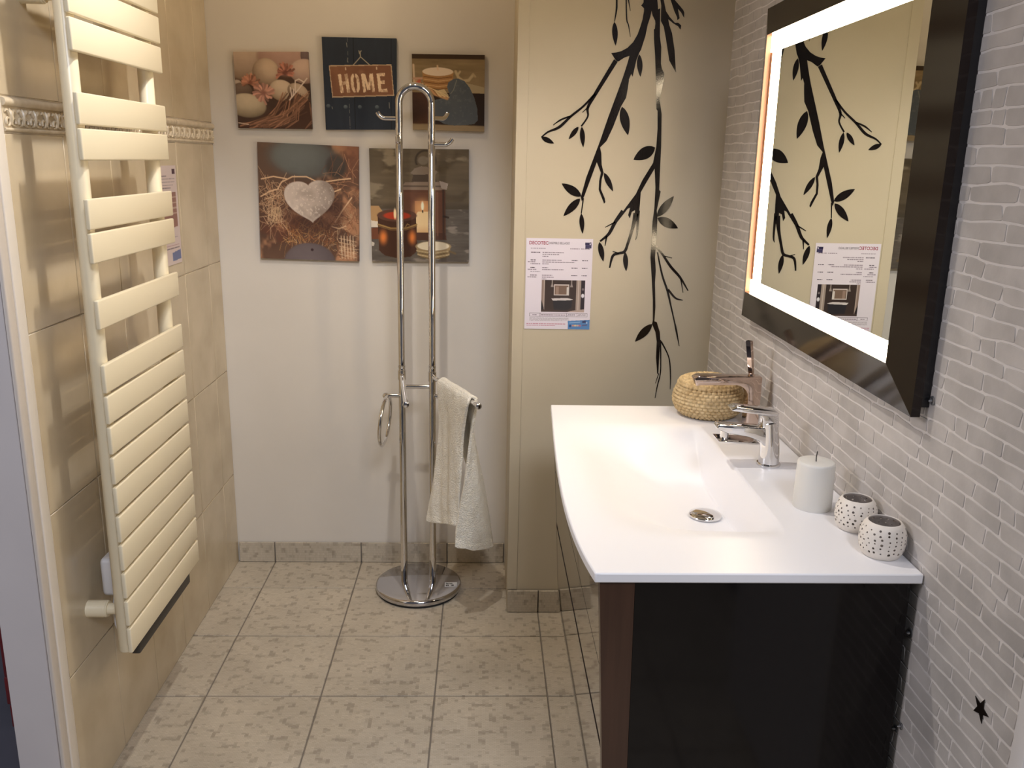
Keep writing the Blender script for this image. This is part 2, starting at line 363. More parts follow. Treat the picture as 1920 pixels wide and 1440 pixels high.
TOWEL=[[(0.615, -0.1, 0.311), (0.6475, -0.15, 0.3249), (0.6871, -0.22, 0.3517), (0.7296, -0.27, 0.37)], [(0.6226, -0.1, 0.3651), (0.6549, -0.15, 0.386), (0.6941, -0.22, 0.4152), (0.731, -0.27, 0.4361)], [(0.6452, -0.1, 0.5033), (0.6734, -0.155, 0.5236), (0.7046, -0.225, 0.54), (0.7342, -0.28, 0.5513)], [(0.6599, -0.1, 0.6574), (0.6842, -0.16, 0.6651), (0.7116, -0.235, 0.678), (0.7389, -0.29, 0.6815)], [(0.6672, -0.1, 0.7611), (0.6913, -0.165, 0.7609), (0.7183, -0.24, 0.7643), (0.7421, -0.3, 0.759)], [(0.6762, -0.1, 0.8003), (0.7055, -0.17, 0.8061), (0.7389, -0.25, 0.81), (0.7672, -0.32, 0.8103)], [(0.6901, -0.09, 0.7941), (0.7229, -0.165, 0.7977), (0.7524, -0.24, 0.8022), (0.7822, -0.31, 0.799)], [(0.7026, -0.08, 0.7277), (0.7372, -0.16, 0.7232), (0.7632, -0.24, 0.7289), (0.7843, -0.3, 0.7472)], [(0.7319, -0.06, 0.5876), (0.7664, -0.15, 0.6082), (0.778, -0.25, 0.6326), (0.7613, -0.29, 0.6459)], [(0.77, -0.05, 0.4463), (0.8002, -0.15, 0.4747), (0.7846, -0.26, 0.4979), (0.7414, -0.28, 0.5053)], [(0.8131, -0.04, 0.3008), (0.8258, -0.15, 0.3181), (0.7808, -0.26, 0.3373), (0.7191, -0.27, 0.3604)], [(0.841, -0.04, 0.2183), (0.8324, -0.15, 0.2382), (0.7778, -0.26, 0.2737), (0.7158, -0.27, 0.2954)]]

# ================================================================ SETTING
XL, XR, YB, YP, XP = -0.143, 1.543, 0.223, -0.164, 0.896
HT = 2.50
# floor: grout bed and single tiles
floor = struct(link('floor', box(-0.242, 1.75, -3.6, 0.40, -0.06, -0.003), M['grout']))
T = 0.335; G = 0.0022
for i in range(-1, 6):
    for j in range(-10, 1):
        x0, x1 = max(i * T + G, XL - 0.004), min((i + 1) * T - G, 1.74)
        y0, y1 = max(j * T + G, -3.59), min((j + 1) * T - G, YB - 0.001)
        if x1 - x0 < 0.02 or y1 - y0 < 0.02: continue
        link('tile', box(x0, x1, y0, y1, -0.012, 0.0, 0.0012, 1), M['ftile'], floor)

# back wall (recess) and the projecting wall beside it
wb = struct(link('wall_back', box(XL - 0.10, XP, YB, YB + 0.08, 0, HT), M['paint']))
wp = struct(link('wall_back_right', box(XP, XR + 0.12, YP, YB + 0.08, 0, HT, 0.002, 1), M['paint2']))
# thin corner profile on the projecting wall
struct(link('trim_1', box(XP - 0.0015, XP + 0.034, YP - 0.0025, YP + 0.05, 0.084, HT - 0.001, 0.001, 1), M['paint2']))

# skirting tiles
bb = struct(link('baseboard_back', box(XL + 0.004, XP - 0.004, YB - 0.004, YB - 0.0005, 0.0, 0.080), M['grout']))
for i in range(-1, 3):
    x0, x1 = max(i * T + G, XL + 0.006), min((i + 1) * T - G, XP - 0.006)
    link('skirting_tile', box(x0, x1, YB - 0.012, YB - 0.003, 0.002, 0.082, 0.001, 1), M['btile'], bb)
bp_ = struct(link('baseboard_right', box(XP + 0.002, XR - 0.004, YP - 0.006, YP - 0.003, 0.0, 0.080), M['grout']))
for a, b in ((XP + 0.001, 1.005 - G), (1.005 + G, 1.34 - G), (1.34 + G, XR - 0.004)):
    link('skirting_tile', box(a, b, YP - 0.014, YP - 0.005, 0.002, 0.083, 0.001, 1), M['btile'], bp_)

# left wall: tiles and relief border
YE = -1.140
wl = struct(link('wall_left', box(-0.2425, XL - 0.004, -1.198, YB - 0.001, 0, HT), M['wgrout']))
ycuts = [YE + 0.245 * k for k in range(6)] + [YB]
zcuts = [(0, 0.362), (0.362, 0.767), (0.767, 1.171), (1.171, 1.5745), (1.6455, 2.05), (2.05, 2.455), (2.455, 2.498)]
g = 0.0013
for a, b in zip(ycuts[:-1], ycuts[1:]):
    for c, d in zcuts:
        link('wall_tile', box(XL - 0.007, XL, a + g, b - g - (0.001 if b == YB else 0), c + g, d - g, 0.0012, 1), M['wtile'], wl)
def border_mesh(y0, y1):
    bm = bmesh.new()
    bm_box(bm, XL - 0.007, XL + 0.001, y0, y1, 1.5765, 1.6435, 0.001, 1)
    bm_tube(bm, [(XL + 0.001, y0, 1.634), (XL + 0.001, y1, 1.634)], 0.0085, 10)
    bm_tube(bm, [(XL + 0.001, y0, 1.581), (XL + 0.001, y1, 1.581)], 0.004, 8)
    n = max(1, int(round((y1 - y0) / 0.049)))
    w = (y1 - y0) / n
    for k in range(n):
        cy = y0 + (k + 0.5) * w
        for s in (-1, 1):
            pts = [(XL + 0.003, cy + s * (0.011 + 0.0075 * math.cos(t)), 1.596 + 0.0075 * math.sin(t)) for t in np.linspace(-0.5, 5.2, 14)]
            bm_tube(bm, pts, list(np.linspace(0.0032, 0.0018, 14)), 6)
            pts = [(XL + 0.003, cy + s * (0.004 + 0.016 * t), 1.606 + 0.012 * math.sin(2.4 * t)) for t in np.linspace(0, 1, 7)]
            bm_tube(bm, pts, [0.002, 0.0036, 0.0042, 0.004, 0.0032, 0.0022, 0.001], 6)
        bm_tube(bm, [(XL + 0.003, cy, 1.590), (XL + 0.004, cy, 1.602), (XL + 0.004, cy, 1.614), (XL + 0.002, cy, 1.622)], [0.002, 0.0055, 0.0045, 0.001], 6)
    return from_bm(bm, True, 50)
for a, b in zip(ycuts[:-1], ycuts[1:]):
    link('border_tile', border_mesh(a + g, b - g - (0.001 if b == YB else 0)), M['border'], wl)
# rounded corner profile and painted end of the left wall
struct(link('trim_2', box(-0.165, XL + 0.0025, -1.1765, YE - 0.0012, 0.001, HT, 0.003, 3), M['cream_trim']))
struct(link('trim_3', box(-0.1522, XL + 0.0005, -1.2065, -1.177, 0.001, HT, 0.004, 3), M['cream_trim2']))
struct(link('wall_left_end', box(-0.2445, -0.1525, -1.206, -1.1985, 0.001, HT, 0.001, 1), M['grey_paint']))

# right wall with relief bricks
wr = struct(link('wall_right', box(XR, XR + 0.10, -1.922, YP + 0.02, 0, HT), M['mortar']))
def h1(a, b):
    x = math.sin(a * 127.1 + b * 311.7) * 43758.5453
    return x - math.floor(x)
def vn(x, s):
    i = math.floor(x); f = x - i; f = f * f * (3 - 2 * f)
    return h1(i, s) * (1 - f) + h1(i + 1, s) * f
ROW = 0.0272
def zline(r, y):
    return r * ROW - 0.002 + (vn(y * 13.0, r) - 0.5) * 0.0062 + (vn(y * 45.0, r + 77) - 0.5) * 0.0022
rs = random.Random(21)
def cam_area(y, z):
    d = Vector((XR - CX, y - CY, z - CZ)); q = d.length
    return abs(d.x / q) / q ** 2
bricks = []
for r in range(0, 91):
    y = -1.921 + rs.random() * 0.1 - 0.12
    while y < YP:
        L = rs.choice([0.035, 0.055, 0.07, 0.085, 0.095, 0.105, 0.12, 0.135]) * (0.9 + 0.25 * rs.random())
        a, b = max(y, -1.921), min(y + L, YP - 0.001)
        y += L
        if b - a < 0.010: continue
        mg = 0.00165
        ts = [0.0, 0.05, 0.28, 0.52, 0.76, 0.95, 1.0]
        sl0, sl1 = (rs.random() - 0.5) * 0.005, (rs.random() - 0.5) * 0.005
        a2, b2 = a + mg, b - mg
        top, bot = [], []
        for t in ts:
            yy = a2 + t * (b2 - a2)
            rnd = 0.0014 if t in (0.0, 1.0) else 0.0
            s = sl0 * (1 - t) + sl1 * t
            zt, zb = zline(r + 1, yy) - mg - rnd, zline(r, yy) + mg + rnd
            top.append((min(max(yy + s, -1.921), YP - 0.001), zt)); bot.append((min(max(yy - s, -1.921), YP - 0.001), zb))
        poly = bot + top[::-1]
        yc, zc = (a + b) / 2, (r + 0.5) * ROW
        hidden = (-1.57 < yc < -0.60 and 1.15 < zc < 1.92) or (-1.62 < yc < -0.63 and 0.45 < zc < 0.87) or zc > 2.05 or (yc < -1.62 and zc > 1.86) or (zc < 0.9 and yc > -1.60)
        score = (0 if hidden else 1) * cam_area(yc, zc) * (b - a)
        bricks.append((score, poly))
bricks.sort(key=lambda q: -q[0])
DEP = 0.0011
def brick_geo(poly, v, f):
    n = len(poly); o = len(v)
    v += [(XR + 0.0005, p[0], p[1]) for p in poly]
    cy = sum(p[0] for p in poly) / n; cz = sum(p[1] for p in poly) / n
    v += [(XR - DEP, p[0] + (0.0006 if p[0] < cy else -0.0006), p[1] + (0.0006 if p[1] < cz else -0.0006)) for p in poly]
    k = n // 2
    for i in range(k - 1):     # front as quads between lower and upper edge
        f.append((o + n + i, o + n + n - 1 - i, o + n + n - 2 - i, o + n + i + 1))
    for i in range(n):
        f.append((o + i, o + n + i, o + n + (i + 1) % n, o + (i + 1) % n))
for s, poly in bricks[:300]:
    v, f = [], []
    brick_geo(poly, v, f)
    link('brick', pydata(v, f), M['brick'], wr)
v, f = [], []
for s, poly in bricks[300:]: brick_geo(poly, v, f)
rest = link('brick_relief', pydata(v, f), M['brick'], wr); rest['kind'] = 'stuff'
# white profile and rough white wall beyond the right wall's near end
struct(link('trim_4', box(XR - 0.004, XR + 0.06, -1.952, -1.9225, 0, HT, 0.003, 2), M['white_trim']))
struct(link('wall_right_end', box(XR + 0.004, XR + 0.10, -2.6, -1.953, 0, HT), noise_mat('rough_white_plaster', (0.70, 0.68, 0.68, 1), (0.78, 0.76, 0.76, 1), 60, 0.8, bump=1.0, bscale=220)))
# ceiling of the booth, shop floor outside
struct(link('ceiling', box(-0.25, 1.66, -1.95, 0.30, HT + 0.001, HT + 0.05), M['ceiling']))
struct(link('floor_shop', box(-4.0, -0.2428, -6.5, 1.5, -0.06, -0.002), M['shop_floor']))

# ================================================================ TOWEL RADIATOR
XS = -0.016
rad = thing('towel_radiator', 'tall cream slatted towel radiator on the tiled left wall', 'radiator', (-0.045, -0.84, 0.38))
YN, YF = -1.088, -0.590
def slat_mesh(k):
    z1 = 0.461 + 0.0704 * k; z0 = z1 - 0.0635
    bm = bmesh.new(); bm_box(bm, XS - 0.011, XS, YN, YF, z0, z1, 0.0035, 3)
    return from_bm(bm, True, 40)
for k in [0, 1, 2, 3, 4, 5, 6, 7, 8, 9, 11, 13, 14, 16, 17, 19, 20, 21, 23, 24]:
    link('slat', slat_mesh(k), M['radiator'], rad)
for y in (-1.048, -0.630):
    link('upright', lathe([(0.0, 0.385), (0.0165, 0.385), (0.0185, 0.388), (0.0185, 2.17), (0.016, 2.173), (0, 2.173)], 28, (-0.0455, y, 0)), M['radiator'], rad)
for y in (-1.015, -0.66):
    for z in (0.474, 1.850):
        link('wall_bracket', lathe([(0, XL), (0.0205, XL), (0.0205, -0.098), (0.0185, -0.096), (0.0185, -0.094), (0.0135, -0.094), (0.0135, -0.055), (0, -0.055)], 24, (0, y, z), axis='X'), M['radiator'], rad)
link('bottom_channel', box(-0.050, -0.0275, -1.02, -0.645, 0.354, 0.392, 0.004, 2), M['dark_gap'], rad)
cbx = link('control_box', box(-0.119, -0.070, -0.992, -0.880, 0.492, 0.592, 0.012, 3), M['white_plastic'], rad)
link('power_cable', tube([(-0.098, -0.965, 0.494), (-0.102, -0.972, 0.455), (-0.100, -0.974, 0.41), (-0.092, -0.970, 0.375), (-0.082, -0.962, 0.360), (-0.070, -0.95, 0.366)], 0.0035, 8), M['white_plastic'], rad)

# ================================================================ TOWEL STAND
SX, SY = 0.574, -0.002
st = thing('towel_stand', 'chrome freestanding towel stand with two poles, hooks and round base', 'towel stand', (SX, SY, 0))
link('base', lathe([(0, 0.006), (0.150, 0.006), (0.156, 0.012), (0.1575, 0.020), (0.155, 0.027), (0.148, 0.031), (0.0, 0.031)], 72, (SX, SY, 0), angle=60), M['chrome_soft'], st)
link('rubber_ring', lathe([(0, 0.0005), (0.150, 0.0005), (0.150, 0.007), (0, 0.007)], 48, (SX, SY, 0)), M['rubber'], st)
PXS = (SX - 0.0525, SX + 0.0525)
for x in PXS:
    link('pole', lathe([(0.0125, 0.030), (0.0125, 0.84), (0.0118, 0.843), (0.0118, 1.583), (0.0108, 1.585), (0.0118, 1.587), (0.0118, 1.655)], 28, (x, SY, 0)), M['chrome'], st)
    link('pole_collar', lathe([(0.0126, 0.838), (0.0134, 0.839), (0.0134, 0.848), (0.0119, 0.849)], 24, (x, SY, 0)), M['chrome'], st)
arch = [(PXS[0], SY, 1.654), (PXS[0], SY, 1.71)] + [(SX - 0.0525 * math.cos(t), SY, 1.712 + 0.0525 * math.sin(t)) for t in np.linspace(0, math.pi, 25)] + [(PXS[1], SY, 1.71), (PXS[1], SY, 1.654)]
link('top_arch', tube(arch, 0.0118, 20), M['chrome'], st)
def hook(x, y, z, ang, r=0.0070):
    d = Vector((math.cos(ang), math.sin(ang), 0))
    p0 = Vector((x, y, z)) + d * 0.008
    pts = [p0 + d * t for t in (0, 0.02, 0.036)]
    for t in np.linspace(0.2, 1.0, 5).tolist():
        pts.append(p0 + d * (0.036 + 0.030 * math.sin(t * 0.95)) + Vector((0, 0, 0.045 * (1 - math.cos(t * 0.95)))))
    link('hook', tube(pts, r, 14), M['chrome'], st)
hook(PXS[0], SY, 1.664, math.pi)
hook(PXS[1], SY, 1.586, 0.0)
hook(PXS[0], SY, 1.590, -math.pi / 2 + 0.02)
hook(PXS[1], SY, 1.668, 0.75)
link('crossbar', tube([(PXS[0] + 0.01, SY, 0.772), (PXS[1] - 0.01, SY, 0.772)], 0.0075, 14), M['chrome'], st)
# swivelling towel rails
def rail(p, q, name='towel_rail'):
    p, q = Vector(p), Vector(q); d = (q - p).normalized()
    o = link(name, tube([p, q], 0.0078, 16), M['chrome'], st)
    link('rail_cap', tube([q - d * 0.001, q + d * 0.004, q + d * 0.006], [0.0098, 0.0098, 0.007], 16), M['chrome'], o)
    link('rail_sleeve', lathe([(0.0127, -0.018), (0.0148, -0.017), (0.0148, 0.017), (0.0127, 0.018)], 24, (p.x, p.y, p.z)), M['chrome'], o)
rail((PXS[0], SY, 0.815), (0.5685, -0.385, 0.815))
rail((PXS[1], SY, 0.809), (0.7895, -0.372, 0.809))
# hanging rings
def ring(px, s, z):
    ex = px + s * 0.056
    o = link('ring_arm', tube([(px + s * 0.010, SY, z), (ex, SY, z)], 0.0078, 14), M['chrome'], st)
    link('ring_knuckle', lathe([(0, -0.0115), (0.009, -0.0095), (0.0135, 0), (0.009, 0.0095), (0, 0.0115)], 20, (ex, SY, z), angle=80), M['chrome'], o)
    R = 0.088
    ax = Vector((0.10, 0.995, 0))
    c = Vector((ex - 0.004, SY - 0.01, z - R))
    pts = [c + R * (math.sin(t) * ax + math.cos(t) * Vector((0.09, -0.04, 0.995))) for t in np.linspace(0, 2 * math.pi, 49)[:-1].tolist()]
    link('towel_ring', tube(pts, 0.0068, 12, closed=True), M['chrome'], o)
ring(PXS[0], -1, 0.738)
ring(PXS[1], 1, 0.738)

# price sticker lying on the base
def grid_print(name, corners, nu, nv, fn, thick, back, material, parent=None, origin=(0, 0, 0)):
    """flat printed sheet: corners TL,TR,BR,BL (world), colour from fn(U,V) -> (nv,nu,3) sRGB 0..1; extruded by vector `back`"""
    us = np.linspace(0, 1, nu); vs = np.linspace(0, 1, nv)
    U, V = np.meshgrid(us, vs)
    C = np.array(corners, float)
    P = (C[0] * ((1 - U) * (1 - V))[..., None] + C[1] * (U * (1 - V))[..., None] + C[2] * (U * V)[..., None] + C[3] * ((1 - U) * V)[..., None])
    rgb = np.clip(fn(U, V), 0, 1)
    lin = np.where(rgb <= 0.04045, rgb / 12.92, ((rgb + 0.055) / 1.055) ** 2.4)
    vv = P.reshape(-1, 3).tolist(); cc = lin.reshape(-1, 3).tolist()
    idx = np.arange(nu * nv).reshape(nv, nu)
    a, b, c, d = idx[:-1, :-1].ravel(), idx[1:, :-1].ravel(), idx[1:, 1:].ravel(), idx[:-1, 1:].ravel()
    ff = np.stack([a, b, c, d], 1).tolist()
    loop = list(idx[0, :-1]) + list(idx[:-1, -1]) + list(idx[-1, :0:-1]) + list(idx[:0:-1, 0])
    o = len(vv); bk = np.array(back) * thick
    for q in loop:
        vv.append((np.array(vv[q]) + bk).tolist()); cc.append(cc[q])
    n = len(loop)
    for i in range(n):
        ff.append([loop[i], loop[(i + 1) % n], o + (i + 1) % n, o + i])
    ff.append([o + i for i in range(n)])
    me = pydata(vv, ff)
    at = me.color_attributes.new('Col', 'FLOAT_COLOR', 'POINT')
    at.data.foreach_set('color', np.concatenate([np.array(cc), np.ones((len(cc), 1))], 1).astype(np.float32).ravel())
    return link(name, me, material, parent, origin)
def sticker_fn(U, V):
    c = np.ones(U.shape + (3,)) * 0.93
    def bar(u0, u1, v0, v1): c[(U > u0) & (U < u1) & (V > v0) & (V < v1)] = 0.06
    bar(.10, .16, .14, .42); bar(.20, .30, .22, .42); bar(.33, .38, .14, .42); bar(.41, .50, .22, .42); bar(.53, .62, .22, .42)
    bar(.10, .20, .58, .86); bar(.23, .33, .58, .86); bar(.52, .57, .58, .86); bar(.61, .74, .58, .86)
    return c
zt = 0.0317
tag(grid_print('price_sticker', [(0.671, -0.014, zt), (0.716, -0.012, zt), (0.716, -0.046, zt), (0.672, -0.048, zt)], 60, 44, sticker_fn, 0.0005, (0, 0, -1), M['paper'], origin=(0.693, -0.03, 0.031)),
    'small white printed price sticker lying on the chrome round base', 'sticker')

# towel draped over the right-hand rail
def catmull(P, t):
    n = len(P) - 1; x = min(max(t * n, 0), n - 1e-9); i = int(x); f = x - i
    p0, p1, p2, p3 = P[max(i - 1, 0)], P[i], P[i + 1], P[min(i + 2, n)]
    return 0.5 * ((2 * p1) + (-p0 + p2) * f + (2 * p0 - 5 * p1 + 4 * p2 - p3) * f * f + (-p0 + 3 * p1 - 3 * p2 + p3) * f ** 3)
CT = np.array(TOWEL)
_a, _b = np.array((PXS[1], SY, 0.809)), np.array((0.7895, -0.372, 0.809))
_q = np.array((0.91, 0.41, 0.0))
for j, y in enumerate((-0.095, -0.17, -0.25, -0.328)):
    c0 = _a + (_b - _a) * ((y - _a[1]) / (_b[1] - _a[1]))
    CT[4, j] = c0 - _q * 0.0165 + (0, 0, -0.012)
    CT[5, j] = c0 - _q * 0.0075 + (0, 0, 0.0135)
    CT[6, j] = c0 + _q * 0.0075 + (0, 0, 0.0135)
    CT[7, j] = c0 + _q * 0.0165 + (0, 0, -0.012)
NU, NV = 36, 110
grid = []
for b in np.linspace(0, 1, NV):
    row = np.array([catmull(CT[:, j], b) for j in range(CT.shape[1])])
    grid.append([catmull(row, a) for a in np.linspace(0, 1, NU)])
grid = np.array(grid)
gu = np.gradient(grid, axis=1); gv = np.gradient(grid, axis=0)
nrm = np.cross(gu, gv); nrm /= np.linalg.norm(nrm, axis=2)[..., None] + 1e-9
aa, bb_ = np.meshgrid(np.linspace(0, 1, NU), np.linspace(0, 1, NV))
drop = np.abs(bb_ - 0.47) * 2
fold = 0.006 * drop * np.sin(aa * 9 + bb_ * 5) + 0.0025 * np.sin(aa * 23 + bb_ * 31) * drop
hem = np.where((np.abs(bb_ - 0.055) < 0.012) | (np.abs(bb_ - 0.945) < 0.012), -0.0012, 0)
rsn = np.random.RandomState(3)
grid = grid + nrm * (fold + hem + 0.0006 * rsn.randn(NV, NU))[..., None]
idx = np.arange(NU * NV).reshape(NV, NU)
ff = np.stack([idx[:-1, :-1].ravel(), idx[1:, :-1].ravel(), idx[1:, 1:].ravel(), idx[:-1, 1:].ravel()], 1).tolist()
tw = link('hand_towel', pydata(grid.reshape(-1, 3).tolist(), ff, True), M['towel'], origin=(0.72, -0.18, 0.81))
md = tw.modifiers.new('thick', 'SOLIDIFY'); md.thickness = 0.010; md.offset = 0
md = tw.modifiers.new('sub', 'SUBSURF'); md.levels = 1; md.render_levels = 1
tag(tw, 'cream terry hand towel draped over the rail of the chrome stand', 'towel')

# ================================================================ VANITY
ZT = 0.886; YNE, YFE = -1.640, -0.620
EY = np.array([-1.70, -1.644, -1.58, -1.5, -1.4, -1.3, -1.2, -1.0, -0.8, -0.62, -0.5])
EX = np.array([1.000, 0.990, 0.980, 0.971, 0.967, 0.965, 0.966, 0.973, 0.982, 0.991, 0.995])
_cf = np.polyfit(EY[1:-1], EX[1:-1], 5)
def edge(y): return np.polyval(_cf, y)
def depth(x, y):
    fx = sm(1.00, 1.25, x) * (1 - sm(1.338, 1.368, x))
    gy = sm(-1.50, -1.24, y) * (1 - sm(-1.00, -0.79, y))
    return 0.100 * fx * gy
sx = np.concatenate([np.linspace(0, 0.58, 34), np.linspace(0.585, 0.75, 40), np.linspace(0.76, 1, 10)])
ty = np.linspace(YNE, YFE, 110)
vv, ff = [], []
nx, ny = len(sx), len(ty)
for lvl in (0, 1):
    for y in ty:
        e = edge(y)
        for s in sx:
            x = e + s * (1.5405 - e)
            d = float(depth(x, y))
            z = ZT - d if lvl == 0 else ZT - 0.018 - d
            vv.append((x, y, z))
I = lambda l, j, i: l * nx * ny + j * nx + i
for j in range(ny - 1):
    for i in range(nx - 1):
        ff.append((I(0, j, i), I(0, j, i + 1), I(0, j + 1, i + 1), I(0, j + 1, i)))
        ff.append((I(1, j, i), I(1, j + 1, i), I(1, j + 1, i + 1), I(1, j, i + 1)))
for i in range(nx - 1):
    ff.append((I(0, 0, i), I(1, 0, i), I(1, 0, i + 1), I(0, 0, i + 1)))
    ff.append((I(0, ny - 1, i), I(0, ny - 1, i + 1), I(1, ny - 1, i + 1), I(1, ny - 1, i)))
for j in range(ny - 1):
    ff.append((I(0, j, 0), I(0, j + 1, 0), I(1, j + 1, 0), I(1, j, 0)))
    ff.append((I(0, j, nx - 1), I(1, j, nx - 1), I(1, j + 1, nx - 1), I(0, j + 1, nx - 1)))
bs = thing('washbasin_top', 'white bow-fronted washbasin top with a shallow moulded bowl', 'washbasin', (1.26, -1.13, 0.868))
me = pydata(vv, ff, True); me.set_sharp_from_angle(angle=math.radians(45))
bo = link('basin_slab', me, M['counter'], bs)
md = bo.modifiers.new('bev', 'BEVEL'); md.width = 0.0025; md.segments = 2; md.limit_method = 'ANGLE'; md.angle_limit = math.radians(60)
dx, dy = 1.296, -1.165
dz = ZT - float(depth(dx, dy)) + 0.003
link('drain_cap', lathe([(0, 0.0075), (0.024, 0.0068), (0.0345, 0.0045), (0.036, 0.002), (0.036, 0.0), (0.0, 0.0)], 40, (dx, dy, dz), angle=60), M['chrome'], bs)

ZC = 0.8675
cab = thing('vanity_cabinet', 'wall-hung dark gloss vanity cabinet with a brown wood corner edge', 'cabinet', (1.27, -1.13, 0.285))
TAPER = 0.055
def fx_(y, z): return 0.9985 + TAPER * (0.868 - z)
def front(z0, z1, name='drawer_front'):
    ys = np.linspace(-1.6115, -0.6485, 3); v, f = [], []
    for y in ys:
        for (z, o) in ((z0, 0), (z1, 0), (z1, 0.018), (z0, 0.018)):
            v.append((fx_(y, z) + o, y, z))
    for j in range(len(ys) - 1):
        for k in range(4):
            f.append((4 * j + k, 4 * j + (k + 1) % 4, 4 * j + 4 + (k + 1) % 4, 4 * j + 4 + k))
    f.append((0, 3, 2, 1)); e = 4 * (len(ys) - 1); f.append((e, e + 1, e + 2, e + 3))
    bm = bmesh.new(); me = pydata(v, f); bm.from_mesh(me); bpy.data.meshes.remove(me)
    return link(name, from_bm(bm, True, 40), M['cab_front'], cab)
front(0.7015, 0.8655)
front(0.548, 0.6985)
front(0.285, 0.5320)
# finger groove between the fronts
def groove(z0, z1):
    ys = np.linspace(-1.6115, -0.6485, 3); v, f = [], []
    for y in ys:
        for (z, o) in ((z0, 0.005), (z1, 0.005), (z1, 0.016), (z0, 0.016)):
            v.append((fx_(y, z) + o, y, z))
    for j in range(len(ys) - 1):
        for k in range(4):
            f.append((4 * j + k, 4 * j + (k + 1) % 4, 4 * j + 4 + (k + 1) % 4, 4 * j + 4 + k))
    f.append((0, 3, 2, 1)); e = 4 * (len(ys) - 1); f.append((e, e + 1, e + 2, e + 3))
    return pydata(v, f)
link('finger_groove', groove(0.5325, 0.5475), M['frame_side'], cab)
for ya, yb_ in ((-1.6325, -1.612), (-0.648, -0.6275)):
    ym = ya if ya < -1 else yb_
    po = [(fx_(ym, 0.8675), 0.8675), (fx_(ym, 0.285), 0.285), (fx_(ym, 0.285) + 0.036, 0.285), (fx_(ym, 0.8675) + 0.059, 0.8675)]
    link('corner_post', prism(po, 1, ya, yb_), M['wood'], cab)
    po = [(fx_(ym, 0.8675) + 0.0595, 0.8675), (fx_(ym, 0.285) + 0.0365, 0.285), (1.532, 0.285), (1.524, 0.8675)]
    link('side_panel', prism(po, 1, ya, yb_), M['cab_side'], cab)
link('bottom_panel', box(1.07, 1.52, -1.611, -0.649, 0.287, 0.303), M['cab_side'], cab)
link('back_panel', box(1.505, 1.522, -1.611, -0.649, 0.304, 0.75), M['cab_side'], cab)

# chrome mixer tap
tp = thing('mixer_tap', 'chrome single-lever basin mixer tap', 'tap', (1.449, -1.100, ZT))
link('tap_foot', lathe([(0, 0.0), (0.0265, 0.0), (0.0272, 0.003), (0.0262, 0.0055), (0.0235, 0.0065), (0, 0.0065)], 40, (1.449, -1.100, ZT)), M['chrome'], tp)
bm = bmesh.new()
ctr = [(1.4490, 0.0, 0.0232), (1.4487, 0.02, 0.0226), (1.4475, 0.04, 0.0218), (1.4455, 0.06, 0.0212), (1.4430, 0.08, 0.0208), (1.4415, 0.094, 0.0206)]
bm_tube(bm, [(a, -1.100, ZT + 0.006 + h) for a, h, r in ctr], [r for a, h, r in ctr], 36)
link('tap_body', from_bm(bm, True, 50), M['chrome'], tp)
sp = [(1.458, 0.9775), (1.425, 0.9770), (1.324, 0.9845), (1.3205, 0.9735), (1.346, 0.963), (1.395, 0.955), (1.420, 0.945), (1.436, 0.930), (1.458, 0.930)]
link('spout', prism(sp, 1, -1.1165, -1.0835, 0.0035, 3), M['chrome'], tp)
link('spout_plate', prism([(1.326, 0.9465), (1.420, 0.9415), (1.420, 0.9375), (1.328, 0.9425)], 1, -1.117, -1.062, 0.001, 1), M['chrome'], tp)
link('aerator', lathe([(0, 0.946), (0.0085, 0.946), (0.0095, 0.950), (0.0095, 0.966), (0, 0.966)], 24, (1.343, -1.100, 0)), M['chrome'], tp)
lv = link('lever', prism([(1.349, 1.0195), (1.362, 1.0250), (1.400, 1.0212), (1.450, 1.0165), (1.4575, 1.0115), (1.452, 1.0070), (1.43, 1.0070), (1.398, 1.0105), (1.352, 1.0165)], 1, -1.1205, -1.0795, 0.0018, 2), M['chrome'], tp)
link('lever_neck', prism([(1.408, 1.0085), (1.421, 0.9985), (1.423, 0.9790), (1.4605, 0.9790), (1.4565, 1.0080)], 1, -1.1165, -1.0835, 0.003, 2), M['chrome'], lv)

# copper tap
ct = thing('tall_tap', 'tall copper basin tap with angular spout behind the chrome tap', 'tap', (1.490, -0.815, ZT))
arc = [(1.440 + 0.034 * math.sin(t), 0.968 + 0.034 * math.cos(t)) for t in np.linspace(0, math.pi / 2, 8)]
po = [(1.507, ZT), (1.507, 1.0235), (1.346, 1.0245), (1.334, 1.0180), (1.340, 0.9985), (1.352, 1.0005)] + arc + [(1.474, ZT)]
link('tap_body', prism(po, 1, -0.834, -0.796, 0.0025, 2), M['copper'], ct)
link('tap_handle', tube([(1.4835, -0.815, 1.022), (1.482, -0.815, 1.034), (1.4705, -0.815, 1.112), (1.4705, -0.815, 1.1135)], [0.0048, 0.0075, 0.0092, 0.0085], 4), M['copper'], ct)
link('handle_collar', lathe([(0, 1.0236), (0.010, 1.0236), (0.008, 1.0275), (0, 1.028)], 20, (1.4835, -0.815, 0)), M['copper'], ct)

